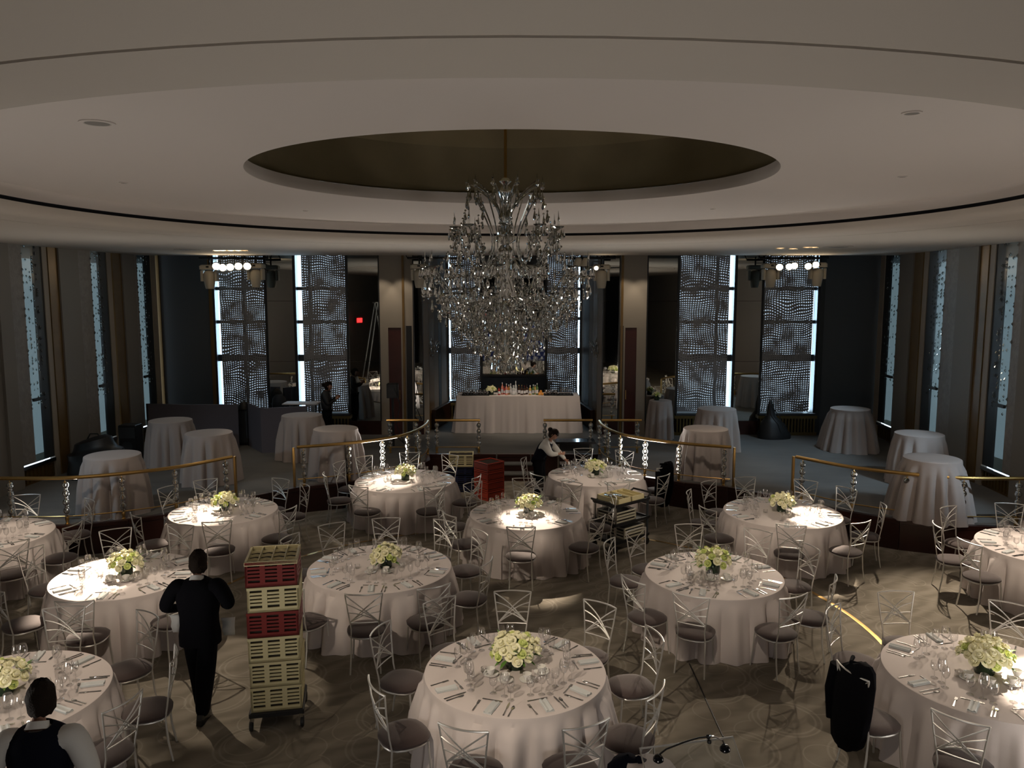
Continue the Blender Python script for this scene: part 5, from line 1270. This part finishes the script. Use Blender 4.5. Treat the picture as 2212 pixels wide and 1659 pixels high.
# crystal sconces on the alcove walls
for sgn, (u, v), lab in ((1, (930, 745), 'crystal wall sconce left of the bar alcove'), (-1, (1292, 745), 'crystal wall sconce right of the bar alcove')):
    p = Q(u, v, 21.9); p.x = Q(u, 745, 21.9).x + sgn * .03; t = thing('wall_sconce', lab, 'wall lamp', p); r = random.Random(5)
    m = MB(); m.lathe([(.001, -.2), (.03, -.1), (.02, 0), (.04, .1), (.001, .22)], 8); m.obj('stem', M['crystal'], t, True)
    for i in range(5):
        a = R(-100 + i * 50) + (0 if sgn > 0 else math.pi); q = [(.22 * u_ * math.cos(a), .22 * u_ * math.sin(a) , -.08 * math.sin(u_ * 3.14) + .10 * u_) for u_ in (0, .25, .5, .75, 1)]
        m = MB(); m.tube(q, .008, 5); m.obj('arm', M['crystal'], t, True)
        for k in range(5):
            m = MB(); m.lathe([(.001, .04), (.016, 0), (.001, -.05)], 6, (q[-1][0] * r.uniform(.5, 1.1), q[-1][1] * r.uniform(.5, 1.1), .08 - k * .07)); m.obj('pendant', M['crystal'], t)
    m = MB(); m.lathe([(.001, .06), (.05, 0), (.001, -.08)], 8, (0, 0, -.3)); m.obj('pendant', M['crystal'], t)

# ------------------------------------------------------------------ lilac screens and platform furniture
def screenp(pts, lab, z1=1.10):
    t = thing('folding_screen', lab, 'screen')
    for a, c in zip(pts, pts[1:]): b = MB(); b.seg(a, c, .04, ZP, ZP + z1); b.obj('panel', M['lilac'], t)
    a = pts[0]; b = MB(); b.tube([(a[0], a[1], ZP), (a[0], a[1], ZP + z1)], .02, 6); b.obj('post', M['black'], t)
g = lambda u, v: (P(u, v, ZP).x, P(u, v, ZP).y)
a0, a1 = g(322, 965), g(517, 967); screenp([a0, (lambda q: q)(g(415, 968)), a1], 'lilac grey fabric screen behind the far left cocktail tables')
screenp([g(538, 963), g(566, 979), g(664, 972)], 'lilac grey corner screen with a bent end panel')
t = thing('speaker_cabinet', 'black equipment case between the lilac screens', 'case', (*g(525, 962), ZP)); m = MB(); m.bbox(-.16, .16, -.0, .3, .03, .92, .01); m.obj('body', M['black'], t)
m = MB(); m.box(-.14, .14, .02, .28, 0, .03); m.obj('base', M['black'], t); m = MB(); m.bbox(-.13, .13, -.012, .0, .08, .88, .004); m.obj('grille', M['frame'], t)
m = MB(); m.lathe([(.001, .2), (.10, .16), (.17, .05), (.19, 0), (.001, 0)], 12, (.02, .15, ZP + .925)); o = m.obj('cap_bag', M['black'], None, True, (*g(525, 962), 0)); tag(o, 'black bag slumped on top of the equipment case', 'bag')
p = g(228, 1002); t = thing('duffel_bag', 'large black bag heaped against the left window sill', 'bag', (-9.0, 16.7, ZP)); v = []
m = MB(); m.lathe([(.001, .80), (.2, .78), (.33, .72), (.36, .6), (.40, .52), (.50, .48), (.52, .3), (.58, .15), (.6, 0), (.001, 0)], 14); m.v = [(x * (1 + .25 * math.sin(3 * z + 2 * x)), y * (1 + .2 * math.cos(5 * z)), z * (1 + .12 * math.sin(4 * x))) for x, y, z in m.v]; m.obj('body', M['black'], t, True)
m = MB(); m.tube([(-.15, 0, .74), (-.08, 0, .86), (.08, 0, .86), (.15, 0, .74)], .015, 6); m.obj('strap', M['black'], t)
p = g(310, 985); t = thing('floor_speaker', 'black loudspeaker standing by the left wall window', 'speaker', (-8.85, 18.0, ZP)); m = MB(); m.bbox(-.2, .2, -.18, .18, 0, .85, .015); m.obj('body', M['black'], t)
m = MB(); m.lathe([(.001, 0), (.10, 0), (.13, .01)], 16, T=Matrix.Translation((0, -.185, .35)) @ Matrix.Rotation(R(90), 4, 'X')); m.obj('driver', M['frame'], t, True)
m = MB(); m.bbox(-.19, .19, -.005, .0, .55, .8, .001, T=Matrix.Translation((0, -.185, 0))); m.obj('grille', M['frame'], t)
# table with bright top and laptop behind the screens
p = Q(665, 870, 20.3); t = thing('work_table', 'small table with a bright cloth top behind the lilac screens', 'table', (p.x - .1, 20.1, ZP))
m = MB(); m.bbox(-.45, .45, -.25, .25, 1.03, 1.06, .01); m.obj('tabletop', M['cloth'], t)
for sx in (-1, 1):
    for sy in (-1, 1): m = MB(); m.tube([(sx * .4, sy * .2, 0), (sx * .4, sy * .2, 1.03)], .02, 6); m.obj('leg', M['black'], t)
t = thing('office_chair', 'dark chair back seen before the narrow left mirror', 'chair', (Q(598, 860, 20.2).x, 20.2, ZP))
m = MB(); m.bbox(-.2, .2, -.2, .2, .48, .54, .02); m.obj('seat', M['black'], t)
m = MB(); m.lathe([(.001, -.32), (.14, -.28), (.2, 0), (.18, .2), (.1, .3), (.001, .32)], 14, T=Matrix.Translation((0, .2, .92)) @ Matrix.Scale(.3, 4, (0, 1, 0))); m.obj('backrest', M['black'], t, True)
for a in range(4): m = MB(); m.tube([(.17 * math.cos(a * 1.571 + .785), .17 * math.sin(a * 1.571 + .785), .5), (.22 * math.cos(a * 1.571 + .785), .22 * math.sin(a * 1.571 + .785), 0)], .015, 6); m.obj('leg', M['chrome'], t)
# black object against the right window
t = thing('equipment_bag', 'black slumped bag against the far right window grille', 'bag', (Q(1662, 900, 20.8).x, 20.8, ZP))
m = MB(); v = []; m.lathe([(.001, 1.05), (.05, 1.0), (.10, .85), (.14, .62), (.26, .50), (.36, .42), (.42, .25), (.5, .1), (.5, 0), (.001, 0)], 12); m.v = [(x * (1.2 if x > 0 else .6), y * .6, z * (1 - .25 * max(0, x))) for x, y, z in m.v]; m.obj('body', M['black'], t, True)
m = MB(); m.tube([(0, -.1, .9), (.2, -.25, .6), (.3, -.3, .3)], .012, 5); m.obj('strap', M['black'], t)
# black stand with cables before the left pier
t = thing('equipment_stand', 'black equipment stand with hanging cables before the left pier', 'stand', (Q(850, 950, 19.6).x, 19.6, ZP))
m = MB(); m.tube([(0, 0, .02), (0, 0, 1.5)], .03, 8); m.obj('pole', M['black'], t)
for a in range(3): m = MB(); m.tube([(0, 0, .35), (.35 * math.cos(a * 2.09), .35 * math.sin(a * 2.09), 0)], .014, 6); m.obj('leg', M['black'], t)
m = MB(); m.bbox(-.14, .14, -.1, .1, 1.25, 1.62, .02); m.obj('cabinet', M['black'], t)
m = MB(); m.tube([(.05, -.1, 1.5), (.2, -.15, 1.1), (.1, -.15, .6), (.3, -.2, .1)], .012, 5); m.obj('cable', M['black'], t)
# black glossy high table at the stage foot
p = P(1243, 955, .98); t = thing('high_table', 'black glossy side table behind the leaning waitress', 'table', (p.x + .02, 17.95, 0))
m = MB(); m.bbox(-.48, .44, -.22, .22, .95, 1.0, .01); m.obj('tabletop', M['blackgloss'], t)
m = MB(); m.box(-.40, .30, -.16, .2, .78, .95); m.obj('apron', M['black'], t)
for sx in (-.4, .36):
    for sy in (-.17, .17): m = MB(); m.tube([(sx, sy, 0), (sx, sy, .96)], .018, 6); m.obj('leg', M['steel'], t)
m = MB(); m.bbox(-.38, .34, -.16, .18, .42, .46, .01); m.obj('shelf', M['blackgloss'], t)

# music stand with two-headed clip lamp at the lower right
zt = 1.3
A_, B_ = P(1382, 1617, zt), P(1583, 1592, zt); dn = Vector((.03, -.42, -.16))
t = thing('music_stand', 'clear music stand with silver tube frame at the lower edge', 'music stand', ((A_.x + B_.x) / 2, (A_.y + B_.y) / 2, 0)); O = Vector(t.location)
m = MB(); q = [A_ - O, B_ - O, B_ - O + dn, A_ - O + dn]; m.tube([tuple(x) for x in q], .008, 6, True); m.obj('frame', M['silver'], t, True)
m = MB(); m.add([tuple(x - Vector((0, 0, .004))) for x in q], [(0, 1, 2, 3)]); m.obj('plate', M['pane'], t)
m = MB(); mc = (q[0] + q[2]) / 2; m.tube([tuple(mc), (mc.x, mc.y + .02, .4), (mc.x, mc.y + .02, .02)], .012, 6); m.obj('pole', M['silver'], t)
for a in range(3): m = MB(); m.tube([(mc.x, mc.y + .02, .3), (mc.x + .3 * math.cos(a * 2.09), mc.y + .3 * math.sin(a * 2.09), 0)], .01, 6); m.obj('leg', M['black'], t)
C_ = P(1530, 1597, zt); t = thing('clip_lamp', 'black two-headed clip lamp gripping the music stand', 'lamp', C_)
m = MB(); m.lathe([(.001, -.016), (.014, -.01), (.018, 0), (.014, .01), (.001, .016)], 10, (0, 0, .02)); m.obj('clip', M['black'], t, True)
m = MB(); m.lathe([(.001, -.016), (.014, -.01), (.016, 0), (.014, .01), (.001, .016)], 10, (0, -.03, 0)); m.obj('clip', M['black'], t, True)
for (u, v), mm in (((1422, 1640), 'black'), ((1566, 1618), 'chrome')):
    h = P(u, v, zt + .03) - C_; mid = h * .5 + Vector((0, 0, .05)); m = MB(); m.tube([(0, 0, .02), tuple(h * .2 + Vector((0, 0, .04))), tuple(mid), tuple(h * .85 + Vector((0, 0, .05))), tuple(h + Vector((0, .01, .02)))], .006, 6); m.obj('gooseneck', M[mm], t, True)
    m = MB(); m.lathe([(.001, .03), (.022, .026), (.036, .008), (.036, -.008), (.02, -.022), (.001, -.026)], 14, tuple(h)); m.obj('lamp_head', M['blackgloss'], t, True)
p = P(1410, 1650, .55); t = thing('snare_drum', 'pale round drum beneath the music stand lamps', 'drum', (p.x - .02, p.y - .05, 0))
m = MB(); m.lathe([(.001, .55), (.20, .55), (.205, .54), (.205, .40), (.001, .40)], 12); m.obj('shell', M['cloth'], t)
for a in range(3): m = MB(); m.tube([(.03 * math.cos(a * 2.09), .03 * math.sin(a * 2.09), .40), (.2 * math.cos(a * 2.09), .2 * math.sin(a * 2.09), 0)], .009, 6); m.obj('leg', M['chrome'], t)
p = P(1352, 1650, .45); t = thing('jacket', 'dark navy jacket on a stool beside the pale drum', 'jacket', (p.x, p.y - .08, 0))
m = MB(); v = []
for i, (z, rr) in enumerate(((.02, .12), (.2, .16), (.4, .20), (.50, .17), (.56, .08), (.58, .01))):
    for j in range(14): a = j * .4488; k = rr * (1 + .18 * math.sin(3 * a + i)); v.append((k * math.cos(a), k * math.sin(a) * .8, z))
m.add(v, [(i * 14 + j, i * 14 + (j + 1) % 14, i * 14 + 14 + (j + 1) % 14, i * 14 + 14 + j) for i in range(5) for j in range(14)]); m.obj('body', M['vest'], t, True)
m = MB(); m.tube([(.08, -.05, .57), (.17, .0, .50), (.20, .08, .36)], .035, 8); m.obj('sleeve', M['vest'], t, True)

# ------------------------------------------------------------------ things behind the viewpoint that the mirrors show
t = thing('press_banner', 'navy backdrop banner with white emblems, seen in the bar mirror', 'banner', (0, -2.0, 0))
m = MB(); m.box(-2.7, 2.7, 0, .04, .05, 2.45); m.obj('panel', M['navy'], t)
m = MB(); m.tube([(-2.7, .05, 0), (-2.7, .05, 2.47), (2.7, .05, 2.47), (2.7, .05, 0)], .025, 6); m.obj('frame', M['silver'], t)
em = MB(); em.lathe([(.001, 0), (.07, 0), (.07, .004), (.001, .004)], 12, T=Matrix.Translation((0, .055, .05)) @ Matrix.Rotation(R(-90), 4, 'X')); em.box(-.11, .11, .045, .052, -.06, -.02); EM = em.me('emblem', M['white'])
for r_ in range(9):
    for c_ in range(13):
        x = -2.5 + c_ * .40 + (.2 if r_ % 2 else 0)
        if abs(x + .1) < .75 and 1.0 < .2 + r_ * .25 < 2.1 or x > 2.6: continue
        put('emblem', EM, t, (x, 0, .2 + r_ * .25))
m = MB()
for rr in (.12, .20):
    m.tube([(rr * math.cos(R(a)) - .1, .06, 1.75 + rr * math.sin(R(a))) for a in range(-150, -20, 10)], .012, 5); m.tube([(rr * math.cos(R(a)) - .1, .06, 1.75 + rr * math.sin(R(a))) for a in range(130, 240, 10)], .012, 5); m.tube([(rr * math.cos(R(a)) - .1, .06, 1.75 + rr * math.sin(R(a))) for a in range(-50, 50, 10)], .012, 5)
m.obj('laurel_ring', M['white'], t)
r = random.Random(2)
for z, n in ((1.38, 10), (1.22, 6)):
    m = MB(); x = -.1 - n * .045
    for i in range(n):
        w_ = r.uniform(.05, .08); m.box(x, x + w_, .045, .055, z - .045, z + .045); x += .09
    m.obj('lettering', M['white'], t)
t = thing('step_ladder', 'tall aluminium step ladder reflected in the left pier mirror', 'ladder', (-6.35, 5.6, 0), R(60))
for sx in (-1, 1):
    m = MB(); m.tube([(sx * .32, -.7, 0), (sx * .18, 0, 3.9)], .03, 6); m.obj('rail', M['aluminium'], t); m = MB(); m.tube([(sx * .32, .7, 0), (sx * .18, 0, 3.9)], .025, 6); m.obj('rail', M['aluminium'], t)
for k in range(12):
    u = (k + 1) / 13; w_ = .32 - .14 * u; m = MB(); m.box(-w_, w_, -.7 * (1 - u) - .04, -.7 * (1 - u) + .04, 3.9 * u - .012, 3.9 * u + .012); m.obj('step', M['aluminium'], t)
m = MB(); m.box(-.2, .2, -.12, .12, 3.88, 3.93); m.obj('top_cap', M['aluminium'], t)
t = thing('exit_light', 'small red exit light on the rear wall, seen in the mirror', 'sign', (-8.3, -.3, 2.87), R(-60)); m = MB(); m.box(-.2, .2, 0, .03, -.12, .12); m.obj('lens', M['redlight'], t); m = MB(); m.box(-.23, .23, -.08, 0, -.15, .15); m.obj('housing', M['black'], t)
